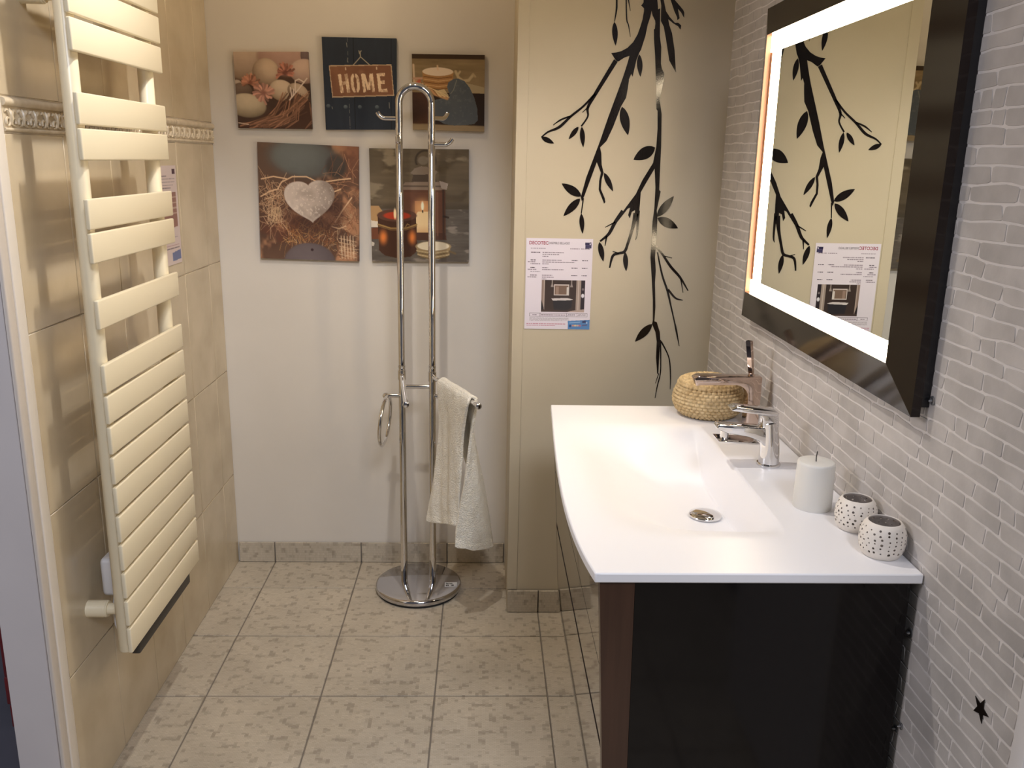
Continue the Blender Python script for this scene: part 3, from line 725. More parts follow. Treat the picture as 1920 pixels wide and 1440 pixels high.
# woven basket with lid
BX, BY = 1.409, -0.697
bk = thing('woven_basket', 'round woven seagrass basket with a flat lid', 'basket', (BX, BY, ZT))
def weave(prof, nseg, rows, strands, amp, lo, hi, spiral=0.33):
    ts = np.linspace(0, 1, rows * 6 + 1); PR = np.array(prof)
    s = np.concatenate([[0], np.cumsum(np.hypot(*np.diff(PR, axis=0).T))]); s /= s[-1]
    v, f = [], []
    for t in ts:
        r = np.interp(t, s, PR[:, 0]); h = np.interp(t, s, PR[:, 1])
        r2 = np.interp(min(t + .01, 1), s, PR[:, 0]); h2 = np.interp(min(t + .01, 1), s, PR[:, 1])
        r0 = np.interp(max(t - .01, 0), s, PR[:, 0]); h0 = np.interp(max(t - .01, 0), s, PR[:, 1])
        tx, tz = r2 - r0, h2 - h0; L = math.hypot(tx, tz) + 1e-9
        nxr, nz = tz / L, -tx / L
        row = t * rows; ri = math.floor(row); fr = row - ri
        a_r = math.sin(math.pi * fr)
        for k in range(nseg):
            ang = k / nseg
            ph = ang * strands + ri * spiral
            st_ = math.sin(math.pi * (ph % 1.0))
            d = amp * (a_r ** 0.45) * (0.10 + 0.90 * st_ ** 0.5)
            rr_ = max(r + nxr * d, 0)
            v.append((BX + rr_ * math.cos(2 * math.pi * ang), BY + rr_ * math.sin(2 * math.pi * ang), h + nz * d))
    n = len(ts)
    for i in range(n - 1):
        for k in range(nseg):
            f.append((i * nseg + k, i * nseg + (k + 1) % nseg, (i + 1) * nseg + (k + 1) % nseg, (i + 1) * nseg + k))
    f.append(list(range(nseg))[::-1]); f.append([(n - 1) * nseg + k for k in range(nseg)])
    return pydata(v, f, True)
bprof = [(0.058, ZT + .0045), (0.070, ZT + .0075), (0.083, ZT + .018), (0.0905, ZT + .036), (0.0915, ZT + .048), (0.0885, ZT + .062), (0.0835, ZT + .074), (0.079, ZT + .082)]
link('basket_body', weave(bprof, 400, 11, 40, 0.0056, 0, 0, 0.5), M['basket'], bk)
lprof = [(0.0775, ZT + .0825), (0.0815, ZT + .086), (0.0805, ZT + .091), (0.072, ZT + .097), (0.055, ZT + .1025), (0.030, ZT + .106), (0.004, ZT + .107)]
link('basket_lid', weave(lprof, 400, 9, 40, 0.0040, 0, 0, 0.5), M['basket'], bk)

# pillar candle
cd = thing('pillar_candle', 'white pillar candle standing on the washbasin top', 'candle', (1.4585, -1.345, ZT))
link('wax', lathe([(0, 0.0), (0.0365, 0.0), (0.0375, 0.002), (0.0362, 0.090), (0.0350, 0.0945), (0.032, 0.0958), (0.010, 0.0950), (0.0, 0.0942)], 48, (1.4585, -1.345, ZT), angle=60), M['candle'], cd)
link('wick', tube([(1.4575, -1.345, ZT + .0935), (1.457, -1.345, ZT + .104), (1.458, -1.345, ZT + .115)], 0.0011, 6), M['wick'], cd)

# pierced tealight holders
def holder(cx, cy, s, seed, label):
    t = thing('tealight_holder', label, 'candle holder', (cx, cy, ZT), 'pierced tealight holders')
    o = [(0, 0.0), (0.028, 0.0), (0.031, 0.002), (0.0365, 0.014), (0.0385, 0.028), (0.0375, 0.042), (0.0335, 0.054), (0.0285, 0.0605), (0.0265, 0.0615)]
    i = [(0.0255, 0.0600), (0.0310, 0.052), (0.0345, 0.041), (0.0355, 0.028), (0.0335, 0.015), (0.028, 0.005), (0, 0.005)]
    pr = [(a * s, b * s) for a, b in o + i]
    pot = link('pot', lathe(pr, 64, (cx, cy, ZT), angle=70), M['ceramic'], t)
    bm = bmesh.new(); R = random.Random(seed)
    lay = [(0.010, 22), (0.0175, 20), (0.025, 22), (0.0325, 20), (0.040, 18), (0.0475, 16)]
    for q, (h, n) in enumerate(lay):
        for k in range(n):
            a = 2 * math.pi * (k + 0.5 * (q % 2) + 0.3 * (R.random() - .5)) / n
            hh = (h + 0.003 * (R.random() - .5)) * s
            rr_ = R.choice([0.0013, 0.0014, 0.0016, 0.0020, 0.0024]) * s
            d = Vector((math.cos(a), math.sin(a), 0.15))
            c = Vector((cx, cy, ZT + hh))
            bm_tube(bm, [c + d * 0.022 * s, c + d * 0.045 * s], rr_, 8)
    cut = bpy.data.objects.new('cut', from_bm(bm)); COL.objects.link(cut)
    md = pot.modifiers.new('holes', 'BOOLEAN'); md.object = cut; md.operation = 'DIFFERENCE'; md.solver = 'EXACT'
    cut.location = (0, 0, 0)
    bpy.context.view_layer.update()
    dg = bpy.context.evaluated_depsgraph_get()
    nm = bpy.data.meshes.new_from_object(pot.evaluated_get(dg))
    pot.modifiers.clear()
    if len(nm.polygons) > 500: pot.data = nm
    pot.data.materials.append(M['pot_inner_shade'])      # inside and hole walls: shade put into a darker ceramic tone
    for pl in pot.data.polygons:
        c = pl.center; r_ = math.hypot(c.x, c.y) + 1e-6
        nr = (pl.normal.x * c.x + pl.normal.y * c.y) / r_
        if 0.003 * s < c.z < 0.0585 * s and nr < 0.35: pl.material_index = 1
    bpy.data.objects.remove(cut)
    tl = link('tealight', lathe([(0, 0.0055), (0.0185, 0.0055), (0.019, 0.018), (0.0175, 0.018), (0.0170, 0.016), (0, 0.0155)], 32, (cx, cy, ZT)), M['candle'], t)
    return t
holder(1.5005, -1.450, 0.985, 5, 'cream pierced tealight holder next to the pillar candle')
holder(1.5010, -1.5615, 1.025, 9, 'cream pierced tealight holder at the near corner of the basin top')

# ================================================================ MIRROR
mr = thing('lit_mirror', 'rectangular wall mirror with glowing light strips and dark brown frame', 'mirror', (1.52, -1.085, 1.14))
OY0, OY1, OZ0, OZ1 = -1.578, -0.591, 1.141, 1.926
IY0, IY1, IZ0, IZ1 = -1.512, -0.676, 1.218, 1.852
Xo, Xi = 1.5125, 1.4900
def frame_part(a, b, ia, ib):
    v = [(Xo, *a), (Xo, *b), (Xi, *ib), (Xi, *ia), (1.528, *a), (1.528, *b), (1.509, *ib), (1.509, *ia)]
    f = [(0, 1, 2, 3), (4, 7, 6, 5), (0, 4, 5, 1), (3, 2, 6, 7), (0, 3, 7, 4), (1, 5, 6, 2)]
    bm = bmesh.new(); me = pydata(v, f); bm.from_mesh(me); bpy.data.meshes.remove(me)
    return link('frame_rail', from_bm(bm), M['frame'], mr)
e = 0.0004
frame_part((OY0, OZ0), (OY1, OZ0), (IY0, IZ0), (IY1, IZ0))
frame_part((OY0, OZ1), (OY1, OZ1), (IY0, IZ1), (IY1, IZ1))
frame_part((OY0, OZ0), (OY0, OZ1), (IY0, IZ0), (IY0, IZ1))
frame_part((OY1, OZ0), (OY1, OZ1), (IY1, IZ0), (IY1, IZ1))
link('inner_lip', box(Xi + 0.0006, 1.5035, IY1 - 0.0012, IY1 - 0.0002, IZ0, IZ1), M['frame_lip'], mr)
link('mirror_glass', box(1.5040, 1.5085, IY0 + 0.0003, IY1 - 0.0003, IZ0 + 0.0003, IZ1 - 0.0003), M['mirror'], mr)
link('light_strip', box(1.5022, 1.5039, IY0 + 0.001, IY1 - 0.0025, IZ0 + 0.001, 1.2500), M['led'], mr)
link('light_strip', box(1.5022, 1.5039, IY0 + 0.001, IY1 - 0.0025, 1.8120, IZ1 - 0.001), M['led'], mr)
link('light_strip', box(1.5022, 1.5039, -0.752, IY1 - 0.020, 1.2502, 1.8118), M['led'], mr)
link('back_box', box(1.5285, XR - 0.0015, OY0 + 0.001, OY1 - 0.012, OZ0 + 0.017, OZ1 - 0.015), M['frame_side'], mr)

# ================================================================ WALL DECAL
dc = thing('wall_decal', 'black vinyl branch sticker with leaves hanging down the cream wall', 'wall sticker', (1.25, YP, 0.9))
ya, yb_ = YP - 0.0012, YP - 0.0002
def fix(poly):
    a = sum(poly[i][0] * poly[(i + 1) % len(poly)][1] - poly[(i + 1) % len(poly)][0] * poly[i][1] for i in range(len(poly)))
    return poly if a > 0 else poly[::-1]
for p in DECAL_POLYS:
    link('branch', prism(fix(p), 1, ya, yb_), M['decal'], dc)
for s in DECAL_STROKES:
    P = [Vector((x, z)) for x, z, w in s]
    # smooth the centre line
    pts, ws = [], []
    A = np.array(s)
    n = (len(s) - 1) * 4 + 1
    for t in np.linspace(0, 1, n):
        q = catmull(A, t); pts.append(Vector((float(q[0]), float(q[1])))); ws.append(max(float(q[2]), 0.0006))
    L, Rr = [], []
    for i, p in enumerate(pts):
        d = (pts[min(i + 1, n - 1)] - pts[max(i - 1, 0)]).normalized()
        nn = Vector((-d.y, d.x))
        L.append(tuple(p + nn * ws[i] / 2)); Rr.append(tuple(p - nn * ws[i] / 2))
    link('twig', prism(fix(L + Rr[::-1]), 1, ya - 0.0001, yb_), M['decal'], dc)
for x0, z0, x1, z1, w in DECAL_LEAVES:
    a, b = Vector((x0, z0)), Vector((x1, z1)); d = b - a; nn = Vector((-d.y, d.x)).normalized()
    L, Rr = [], []
    for t in np.linspace(0, 1, 12).tolist():
        ww = w / 2 * math.sin(math.pi * t ** 0.85) ** 0.85 if 0 < t < 1 else 0
        L.append(tuple(a + d * t + nn * ww))
        if 0 < t < 1: Rr.append(tuple(a + d * t - nn * ww))
    link('leaf', prism(fix(L + Rr[::-1]), 1, ya - 0.0002, yb_), M['decal'], dc)

# ================================================================ CANVAS PRINTS
class Art:
    def __init__(s, U, V, seed):
        s.U, s.V = U, V; s.R = np.random.RandomState(seed); s.c = np.zeros(U.shape + (3,))
    def fill(s, col): s.c[:] = np.array(col) / 255.
    def noise(s, f, fy=None, oct=4, seed=0):
        fy = fy or f; out = np.zeros(s.U.shape); amp = 1; tot = 0
        for o in range(oct):
            R = np.random.RandomState(seed * 31 + o)
            gx, gy = int(f * 2 ** o) + 2, int(fy * 2 ** o) + 2
            g_ = R.rand(gy + 1, gx + 1)
            x = s.U * f * 2 ** o; y = s.V * fy * 2 ** o
            i = np.clip(x.astype(int), 0, gx - 1); j = np.clip(y.astype(int), 0, gy - 1)
            a = x - i; b = y - j; a = a * a * (3 - 2 * a); b = b * b * (3 - 2 * b)
            out += amp * ((g_[j, i] * (1 - a) + g_[j, i + 1] * a) * (1 - b) + (g_[j + 1, i] * (1 - a) + g_[j + 1, i + 1] * a) * b)
            tot += amp; amp *= 0.5
        return out / tot
    def blend(s, m, col):
        m = np.clip(m, 0, 1)[..., None]; s.c = s.c * (1 - m) + (np.array(col) / 255. if np.ndim(col) == 1 else col) * m
    def ell(s, cx, cy, rx, ry, rot=0):
        a = math.radians(rot); x = s.U - cx; y = s.V - cy
        X = x * math.cos(a) + y * math.sin(a); Y = -x * math.sin(a) + y * math.cos(a)
        return X / rx, Y / ry
    def stone(s, cx, cy, rx, ry, rot, col, dark, soft=0.05, lx=-0.1, ly=-0.75):
        X, Y = s.ell(cx, cy, rx, ry, rot); r = np.sqrt(X * X + Y * Y)
        z = np.sqrt(np.clip(1 - r * r, 0, 1)); L = np.clip(0.35 + 0.5 * z + 0.45 * (lx * X + ly * Y), 0, 1)
        L = np.clip(L + 0.12 * (s.noise(14, seed=int(cx * 90) + 3) - .5), 0, 1)[..., None]
        s.blend(sm(1 + soft, 1 - soft, r), np.array(dark) / 255. * (1 - L) + np.array(col) / 255. * L)
    def stroke(s, pts, w, col, alpha=1.0):
        d = np.full(s.U.shape, 9.0)
        for (a, b), (c, e_) in zip(pts[:-1], pts[1:]):
            vx, vy = c - a, e_ - b; q = vx * vx + vy * vy + 1e-9
            t = np.clip(((s.U - a) * vx + (s.V - b) * vy) / q, 0, 1)
            d = np.minimum(d, np.hypot(s.U - a - t * vx, s.V - b - t * vy))
        s.blend(alpha * sm(w, w * 0.35, d), col)
    def poly(s, pts, col, alpha=1.0):
        ins = np.zeros(s.U.shape, bool); n = len(pts)
        for i in range(n):
            (x0, y0), (x1, y1) = pts[i], pts[(i + 1) % n]
            cnd = ((y0 > s.V) != (y1 > s.V)) & (s.U < (x1 - x0) * (s.V - y0) / (y1 - y0 + 1e-12) + x0)
            ins ^= cnd
        s.blend(ins * alpha, col)
    def flower(s, cx, cy, r, col, dark, n, a0, a1, seed):
        R = np.random.RandomState(seed)
        for k in range(n):
            a = math.radians(a0 + (a1 - a0) * (k + R.rand() * .6) / n); L = r * (0.6 + .5 * R.rand())
            cc = np.array(dark) * (1 - .2 - .8 * R.rand()) + np.array(col) * 0.6; cc = np.clip(np.array(col) * (.65 + .5 * R.rand()), 0, 255)
            m_ = (cx + .55 * L * math.cos(a + .2), cy + .55 * L * math.sin(a + .2))
            s.stroke([(cx, cy), m_, (cx + L * math.cos(a), cy + L * math.sin(a))], r * .16, cc)
        s.blend(sm(1, .2, np.hypot(*s.ell(cx, cy, r * .45, r * .4))) * .7, dark)

def art_stones(U, V):
    A = Art(U, V, 1); A.fill((62, 46, 36))
    A.blend(A.noise(6, seed=2), (84, 62, 50))
    A.stone(.20, .10, .36, .28, -10, (196, 172, 150), (96, 74, 56), .10)
    A.stone(.72, .08, .40, .24, 5, (186, 152, 136), (120, 88, 76), .10)
    A.stone(.97, .05, .07, .12, 0, (120, 100, 96), (80, 64, 60))
    A.stone(.94, .25, .20, .16, 0, (206, 178, 158), (120, 92, 80))
    A.stone(.27, .34, .13, .10, 0, (170, 148, 124), (90, 70, 52))
    A.stone(.42, .26, .18, .18, 40, (206, 180, 152), (92, 72, 56))
    A.stone(.02, .42, .07, .06, 0, (190, 170, 150), (110, 90, 70))
    A.stone(.08, .50, .14, .10, 0, (120, 100, 84), (70, 54, 42))
    A.stone(.62, .50, .17, .14, 15, (212, 190, 162), (110, 88, 66))
    A.stone(.84, .52, .15, .11, 30, (196, 172, 146), (90, 70, 54))
    A.stone(.14, .70, .26, .16, 6, (204, 186, 156), (92, 78, 58))
    A.blend(sm(.2, .02, np.abs(V - .98 + .55 * (U - .2) ** 1.0 * 0 - 0)) * .0, (0, 0, 0))
    A.poly([(.0, .97), (.30, .88), (.52, .72), (.68, .60), (.76, .48), (.86, .55), (.98, .62), (1, .7), (1, 1), (0, 1)], (74, 50, 38), .85)
    R = np.random.RandomState(4)
    for k in range(46):
        t = R.rand(); x1 = .60 + .40 * t; y1 = .50 + .28 * R.rand()
        x0 = .02 + .95 * R.rand() ** 1.0 * (.3 + .7 * t); y0 = .93 + .07 * R.rand()
        c = np.array((150, 108, 82)) * (.6 + .6 * R.rand())
        A.stroke([(x0, y0), ((x0 + x1) / 2 + .06, (y0 + y1) / 2 + .06), (x1, y1)], .006 + .008 * R.rand(), c, .8)
    for pts in ([(.80, .52), (.81, .37), (.86, .35), (.93, .39)], [(.97, .34), (.83, .50), (.72, .62)], [(.74, .46), (.75, .58)], [(.78, .48), (.77, .56)]):
        A.stroke(pts, .012, (214, 196, 178))
    A.stroke([(.01, .93), (.14, .95)], .010, (200, 176, 150))
    A.flower(.68, .27, .13, (170, 112, 92), (86, 50, 42), 22, 150, 390, 5)
    A.flower(.20, .40, .12, (176, 120, 94), (110, 68, 52), 20, 150, 400, 6)
    A.flower(.37, .53, .14, (190, 140, 120), (128, 84, 70), 24, 0, 360, 7)
    return A.c
def art_home(U, V):
    A = Art(U, V, 2); A.fill((42, 48, 58))
    A.blend(A.noise(18, 3, seed=4) * .6, (54, 62, 74)); A.blend(A.noise(2, 2, seed=9) * .5, (34, 38, 46))
    for x, w in ((.42, .006), (.93, .005)): A.blend(sm(w, 0, np.abs(U - x)), (16, 18, 22))
    A.blend(sm(.004, 0, np.abs(U - .345)) * (A.noise(2, 30, seed=3) > .5), (120, 116, 108))
    for cx, cy in ((.05, .74), (.29, .75), (.49, .75), (.73, .75)):
        A.stone(cx, cy, .030, .022, 0, (92, 100, 104), (40, 46, 54))
    for pts in ([(.33, .06), (.335, .10)], [(.34, .22), (.335, .26)], [(.90, .70), (.905, .76)], [(.10, .75), (.105, .77)]): A.stroke(pts, .008, (132, 128, 118), .8)
    A.stroke([(.39, .315), (.515, .205), (.65, .30)], .008, (156, 146, 128)); A.stroke([(.515, .205), (.51, .15)], .010, (150, 140, 122)); A.stroke([(.495, .14), (.50, .17), (.525, .14)], .008, (150, 140, 122))
    b = [(.085, .305), (.93, .285), (.965, .62), (.115, .645)]
    def lerp(u, v):
        p = [(b[0][i] * (1 - u) + b[1][i] * u) * (1 - v) + (b[3][i] * (1 - u) + b[2][i] * u) * v for i in (0, 1)]
        return (p[0], p[1])
    A.poly([lerp(-.006, -.012), lerp(1.006, -.012), lerp(1.006, 1.015), lerp(-.006, 1.015)], (176, 152, 124))
    A.poly([lerp(.008, .02), lerp(.992, .02), lerp(.992, .975), lerp(.008, .975)], (116, 80, 60))
    A.blend(((U > .10) & (U < .95) & (V > .31) & (V < .63)) * A.noise(8, 6, seed=12) ** 2 * .7, (152, 108, 78))
    A.blend(sm(.04, 0, np.hypot((U - .52) * .6, V - .37)) * .4, (160, 120, 92))
    for u, v in ((.26, .10), (.76, .10)): A.stroke([lerp(u, v - .02), lerp(u, v + .03)], .012, (196, 170, 140))
    ink = A.c.copy(); B = Art(U, V, 3); B.fill((0, 0, 0))
    def bar(u0, v0, u1, v1, w):
        p, q = np.array(lerp(u0, v0)), np.array(lerp(u1, v1)); d = q - p; d /= np.linalg.norm(d); n_ = np.array((-d[1], d[0])) * w
        B.poly([tuple(p + n_), tuple(q + n_), tuple(q - n_), tuple(p - n_)], (255, 255, 255))
    bar(.150, .27, .165, .87, .022); bar(.255, .27, .270, .87, .022); bar(.19, .56, .245, .55, .018)          # H
    for s_ in (-1, 1):                                                                                          # O
        c0 = .392; B.poly([lerp(c0 + s_ * .010, .27), lerp(c0 + s_ * .035, .27), lerp(c0 + s_ * .066, .38), lerp(c0 + s_ * .072, .57), lerp(c0 + s_ * .066, .76), lerp(c0 + s_ * .035, .87), lerp(c0 + s_ * .010, .87), lerp(c0 + s_ * .010, .78), lerp(c0 + s_ * .024, .70), lerp(c0 + s_ * .024, .44), lerp(c0 + s_ * .010, .36)], (255, 255, 255))
    bar(.520, .27, .532, .87, .019); bar(.668, .27, .676, .87, .019); bar(.545, .28, .598, .80, .016); bar(.655, .28, .606, .80, .016)   # M
    bar(.775, .27, .785, .87, .021); bar(.80, .31, .885, .31, .019); bar(.80, .56, .870, .56, .019); bar(.80, .83, .905, .83, .019)     # E
    wear = .55 + .45 * sm(.35, .6, A.noise(26, 22, seed=21))
    A.blend(B.c[..., 0] * wear, (214, 188, 156))
    return A.c
def art_slate(U, V):
    A = Art(U, V, 5); A.fill((142, 120, 86))
    A.blend(A.noise(3, 26, seed=5), (106, 88, 60)); A.blend(A.noise(5, 9, seed=8) * .5, (176, 154, 116))
    A.blend(sm(.065, .055, V), (62, 46, 30))
    A.blend((V > .50) * 1.0, (46, 32, 24)); A.blend(((V > .50) & (U < .30)) * A.noise(4, seed=3), (96, 60, 42))
    A.poly([(.72, .36), (1, .42), (1, .50), (.80, .49)], (170, 152, 118))
    A.blend(sm(.91, .93, V + .02 * (A.noise(6, 2, seed=4) - .5)) , (138, 118, 88)); A.blend((V > .93) * A.noise(4, 30, seed=6) * .6, (176, 154, 120))
    A.stroke([(.02, .14), (.03, .40)], .02, (206, 180, 150)); A.stroke([(.02, .32), (.30, .31)], .022, (192, 150, 122))
    A.poly([(.14, .22), (.57, .22), (.56, .42), (.50, .45), (.22, .45), (.15, .36)], (170, 124, 74))
    for k in range(5): A.stroke([(.16, .29 + .035 * k), (.36, .315 + .035 * k), (.55, .29 + .035 * k)], .008, (206, 164, 110) if k % 2 else (120, 80, 46))
    X, Y = A.ell(.355, .225, .212, .055); A.blend(sm(1.05, .95, np.hypot(X, Y)), (226, 204, 176))
    A.stroke([(.35, .15), (.355, .20)], .018, (226, 190, 150), .8)
    A.stroke([(.60, .22), (.64, .30), (.70, .34), (.78, .33), (.84, .26)], .028, (190, 168, 130)); A.stroke([(.66, .22), (.63, .26)], .02, (190, 168, 130)); A.stroke([(.84, .25), (.87, .28)], .02, (180, 156, 118))
    A.poly([(.48, .42), (.50, .36), (.57, .315), (.64, .31), (.72, .34), (.79, .42), (.86, .56), (.90, .70), (.91, .85), (.86, .90), (.72, .92), (.58, .93), (.44, .91), (.36, .87), (.30, .85), (.28, .68), (.30, .60), (.42, .57), (.52, .54)], (92, 96, 98))
    m_ = np.abs(A.c - np.array((92, 96, 98)) / 255.).sum(2) < .01
    A.blend(m_ * A.noise(5, seed=17) * .8, (76, 82, 90)); A.blend(m_ * (A.noise(30, seed=14) > .66) * .15, (150, 150, 140))
    A.stroke([(.615, .33), (.57, .46), (.53, .51)], .006, (140, 138, 124))
    A.stroke([(.06, .36), (.20, .44), (.32, .52), (.48, .57)], .035, (196, 150, 104)); A.stroke([(.10, .35), (.07, .38)], .03, (190, 96, 70))
    for k in range(6): A.stroke([(.12 + .02 * k, .37 + .012 * k), (.28 + .03 * k, .46 + .01 * k), (.36 + .03 * k, .55 + .002 * k)], .006, (232, 204, 150) if k % 2 else (140, 96, 54))
    A.poly([(.32, .48), (.44, .45), (.50, .53), (.50, .56), (.36, .54)], (222, 196, 146), .8)
    return A.c
def art_heart(U, V):
    A = Art(U, V, 6); A.fill((116, 88, 70))
    A.blend(A.noise(4, seed=2), (84, 60, 48)); A.blend(sm(.55, .7, A.noise(5, seed=8)), (176, 128, 94)); A.blend(sm(.5, .2, U) * sm(.45, .2, V) * .7, (104, 84, 70))
    A.blend(sm(.6, .75, A.noise(3, seed=12)) * sm(.5, .9, V) * sm(.6, .2, U), (104, 64, 48)); A.blend(sm(.75, .95, U) * sm(.4, .1, V) * .7, (128, 84, 64))
    A.stone(.46, .12, .35, .17, 4, (120, 124, 120), (74, 68, 62), .25, -.5, -.2)
    A.stone(.78, .18, .10, .10, 0, (80, 72, 66), (60, 52, 46), .3)
    R = np.random.RandomState(8)
    def hair(n, x0, x1, y0, y1, L, cols, w=.0034):
        for k in range(n):
            x, y = x0 + (x1 - x0) * R.rand(), y0 + (y1 - y0) * R.rand(); a = R.rand() * 6.28; l = L * (.4 + R.rand()); b = a + (R.rand() - .5) * 2
            c = np.array(cols[R.randint(len(cols))]) * (.8 + .3 * R.rand())
            A.stroke([(x, y), (x + l * .5 * math.cos(a), y + l * .5 * math.sin(a)), (x + l * .5 * (math.cos(a) + math.cos(b)), y + l * .5 * (math.sin(a) + math.sin(b)))], w, c, .75)
    hair(150, .02, .30, .36, .72, .16, [(206, 168, 130), (176, 130, 96), (226, 190, 150)])
    hair(170, .28, .78, .68, .88, .12, [(196, 150, 96), (160, 106, 66), (120, 76, 50)])
    hair(150, .66, .99, .60, .98, .09, [(214, 180, 140), (150, 104, 72), (96, 62, 44)])
    hair(60, .62, .98, .22, .62, .20, [(186, 138, 102), (150, 100, 72)])
    for pts in ([(.03, .31), (.15, .285), (.28, .30)], [(.19, .39), (.23, .33), (.34, .28), (.48, .275), (.60, .32), (.68, .37), (.74, .40), (.82, .37)], [(.62, .32), (.80, .29), (.92, .275)], [(.02, .46), (.12, .41), (.20, .39)], [(.93, .44), (.84, .55), (.76, .66)], [(.73, .70), (.80, .715), (.87, .69)]):
        A.stroke(pts, .008, (224, 186, 146))
    for k in range(7): A.stroke([(.12 + .015 * k, .55), (.125 + .016 * k, .67)], .004, (220, 188, 146))
    for k in range(5): A.stroke([(.82 + .03 * k, .78), (.83 + .03 * k, .98)], .006, (226, 200, 166), .8); A.stroke([(.80, .80 + .035 * k), (.98, .83 + .035 * k)], .005, (214, 184, 148), .7)
    # shade under and the heart stone
    X, Y = A.ell(.56, .60, .36, .20, 0); A.blend(sm(1.1, .6, np.hypot(X, Y)) * .55, (66, 42, 34))
    hx = (U - .515) / .255; hy = (.50 - V) / .205
    hx2 = hx * math.cos(.10) + hy * math.sin(.10); hy2 = -hx * math.sin(.10) + hy * math.cos(.10)
    hy2 = hy2 + .12
    F = (hx2 ** 2 + (1.25 * hy2 - .62 * np.sqrt(np.abs(hx2) + .015)) ** 2) - 1
    L = np.clip(.72 - .28 * hx + .10 * hy + .55 * (A.noise(12, seed=19) - .5), 0, 1)[..., None]
    base = np.array((112, 96, 84)) / 255. * (1 - L) + np.array((206, 190, 176)) / 255. * L
    A.blend(sm(.04, -.06, F), base); A.blend(sm(.0, -.15, F) * sm(-.35, -.1, F) * .35 * (hx < .4), (216, 200, 186))
    A.blend((F < -.15) * (A.noise(60, seed=23, oct=2) > .70) * .6, (226, 212, 196))
    A.stone(.50, 1.02, .26, .17, 0, (116, 104, 104), (84, 72, 72), .06, -.3, -.2)
    X, Y = A.ell(.525, .91, .016, .013); A.blend(sm(1.1, .7, np.hypot(X, Y)), (60, 42, 44))
    return A.c
def art_lantern(U, V):
    A = Art(U, V, 7); A.fill((112, 98, 78))
    A.blend(A.noise(3, 22, seed=3), (84, 74, 58)); A.blend(sm(.55, .72, A.noise(5, 12, seed=5)) * .7, (152, 138, 114)); A.blend(sm(.45, .52, V) * .5, (62, 54, 44))
    fl = (V > .525); A.blend(fl * 1.0, (106, 98, 88)); A.blend(fl * A.noise(5, 40, seed=9), (78, 70, 62)); A.blend(fl * sm(.6, .75, A.noise(6, 20, seed=4)) * .6, (160, 148, 134))
    # lantern
    A.poly([(.33, .36), (.76, .36), (.76, .80), (.36, .80)], (98, 66, 50))
    A.blend(((U > .34) & (U < .75) & (V > .38) & (V < .76)) * A.noise(8, 14, seed=12) * .7, (128, 84, 62))
    A.poly([(.45, .455), (.60, .455), (.60, .60), (.45, .60)], (186, 130, 90), .8)
    X, Y = A.ell(.525, .52, .13, .13); A.blend(sm(1, .1, np.hypot(X, Y)) * .8, (226, 170, 112))
    A.poly([(.455, .58), (.48, .55), (.60, .55), (.615, .58), (.615, .735), (.455, .735)], (234, 206, 158))
    A.blend(((U > .455) & (U < .615) & (V > .56) & (V < .735)) * sm(.66, .74, V) * .5, (200, 150, 104))
    X, Y = A.ell(.527, .50, .016, .045); A.blend(sm(1.2, .6, np.hypot(X, Y)), (255, 244, 214)); A.stroke([(.527, .54), (.528, .555)], .008, (40, 26, 18))
    A.poly([(.33, .74), (.76, .74), (.77, .80), (.35, .81)], (86, 58, 46)); A.stroke([(.74, .36), (.74, .79)], .014, (74, 54, 44)); A.stroke([(.68, .38), (.68, .76)], .008, (120, 84, 64)); A.stroke([(.74, .59), (.79, .60)], .014, (60, 48, 40))
    A.poly([(.31, .33), (.36, .29), (.72, .285), (.79, .30), (.77, .355), (.33, .36)], (136, 118, 102)); A.stroke([(.33, .325), (.77, .325)], .010, (96, 82, 70)); A.poly([(.70, .275), (.79, .30), (.775, .355), (.72, .34)], (166, 152, 140))
    A.poly([(.42, .285), (.44, .22), (.64, .22), (.68, .285)], (76, 64, 54)); A.poly([(.41, .21), (.45, .17), (.52, .15), (.62, .16), (.69, .20), (.66, .22), (.44, .225)], (128, 114, 100))
    X, Y = A.ell(.565, .10, .10, .085); r_ = np.hypot(X, Y); A.blend(sm(.16, .04, np.abs(r_ - 1)) * (V < .14), (66, 56, 46)); X, Y = A.ell(.54, .10, .055, .04); A.blend(sm(1.1, .8, np.hypot(X, Y)) * .7, (128, 118, 106))
    # left things
    A.poly([(.0, .50), (.08, .50), (.13, .56), (.10, .64), (0, .64)], (176, 140, 96)); A.poly([(0, .63), (.07, .64), (.07, .69), (0, .69)], (214, 202, 184)); A.poly([(0, .70), (.08, .69), (.08, .80), (0, .80)], (110, 66, 44)); A.poly([(0, .82), (.03, .83), (.02, .86), (0, .86)], (190, 180, 165))
    # glowing pot candle
    A.poly([(.065, .58), (.46, .58), (.47, .90), (.40, .955), (.26, .97), (.13, .945), (.075, .90)], (70, 44, 30))
    for cx in (.12, .415):
        X, Y = A.ell(cx, .78, .06, .09); A.blend(sm(1.1, .1, np.hypot(X, Y)) * ((U > .068) & (U < .466)), (214, 122, 58))
    A.stroke([(.07, .665), (.20, .70), (.35, .70), (.465, .665)], .010, (156, 124, 74)); A.stroke([(.07, .68), (.20, .715), (.35, .715), (.465, .68)], .006, (120, 90, 54)); A.stroke([(.34, .70), (.37, .66), (.39, .67)], .006, (150, 118, 70))
    X, Y = A.ell(.265, .585, .20, .055); A.blend(sm(1.06, .96, np.hypot(X, Y)), (92, 62, 48)); X, Y = A.ell(.265, .587, .145, .036); A.blend(sm(1.1, .8, np.hypot(X, Y)), (176, 62, 36))
    X, Y = A.ell(.245, .57, .014, .05); A.blend(sm(1.3, .6, np.hypot(X, Y)), (255, 226, 180))
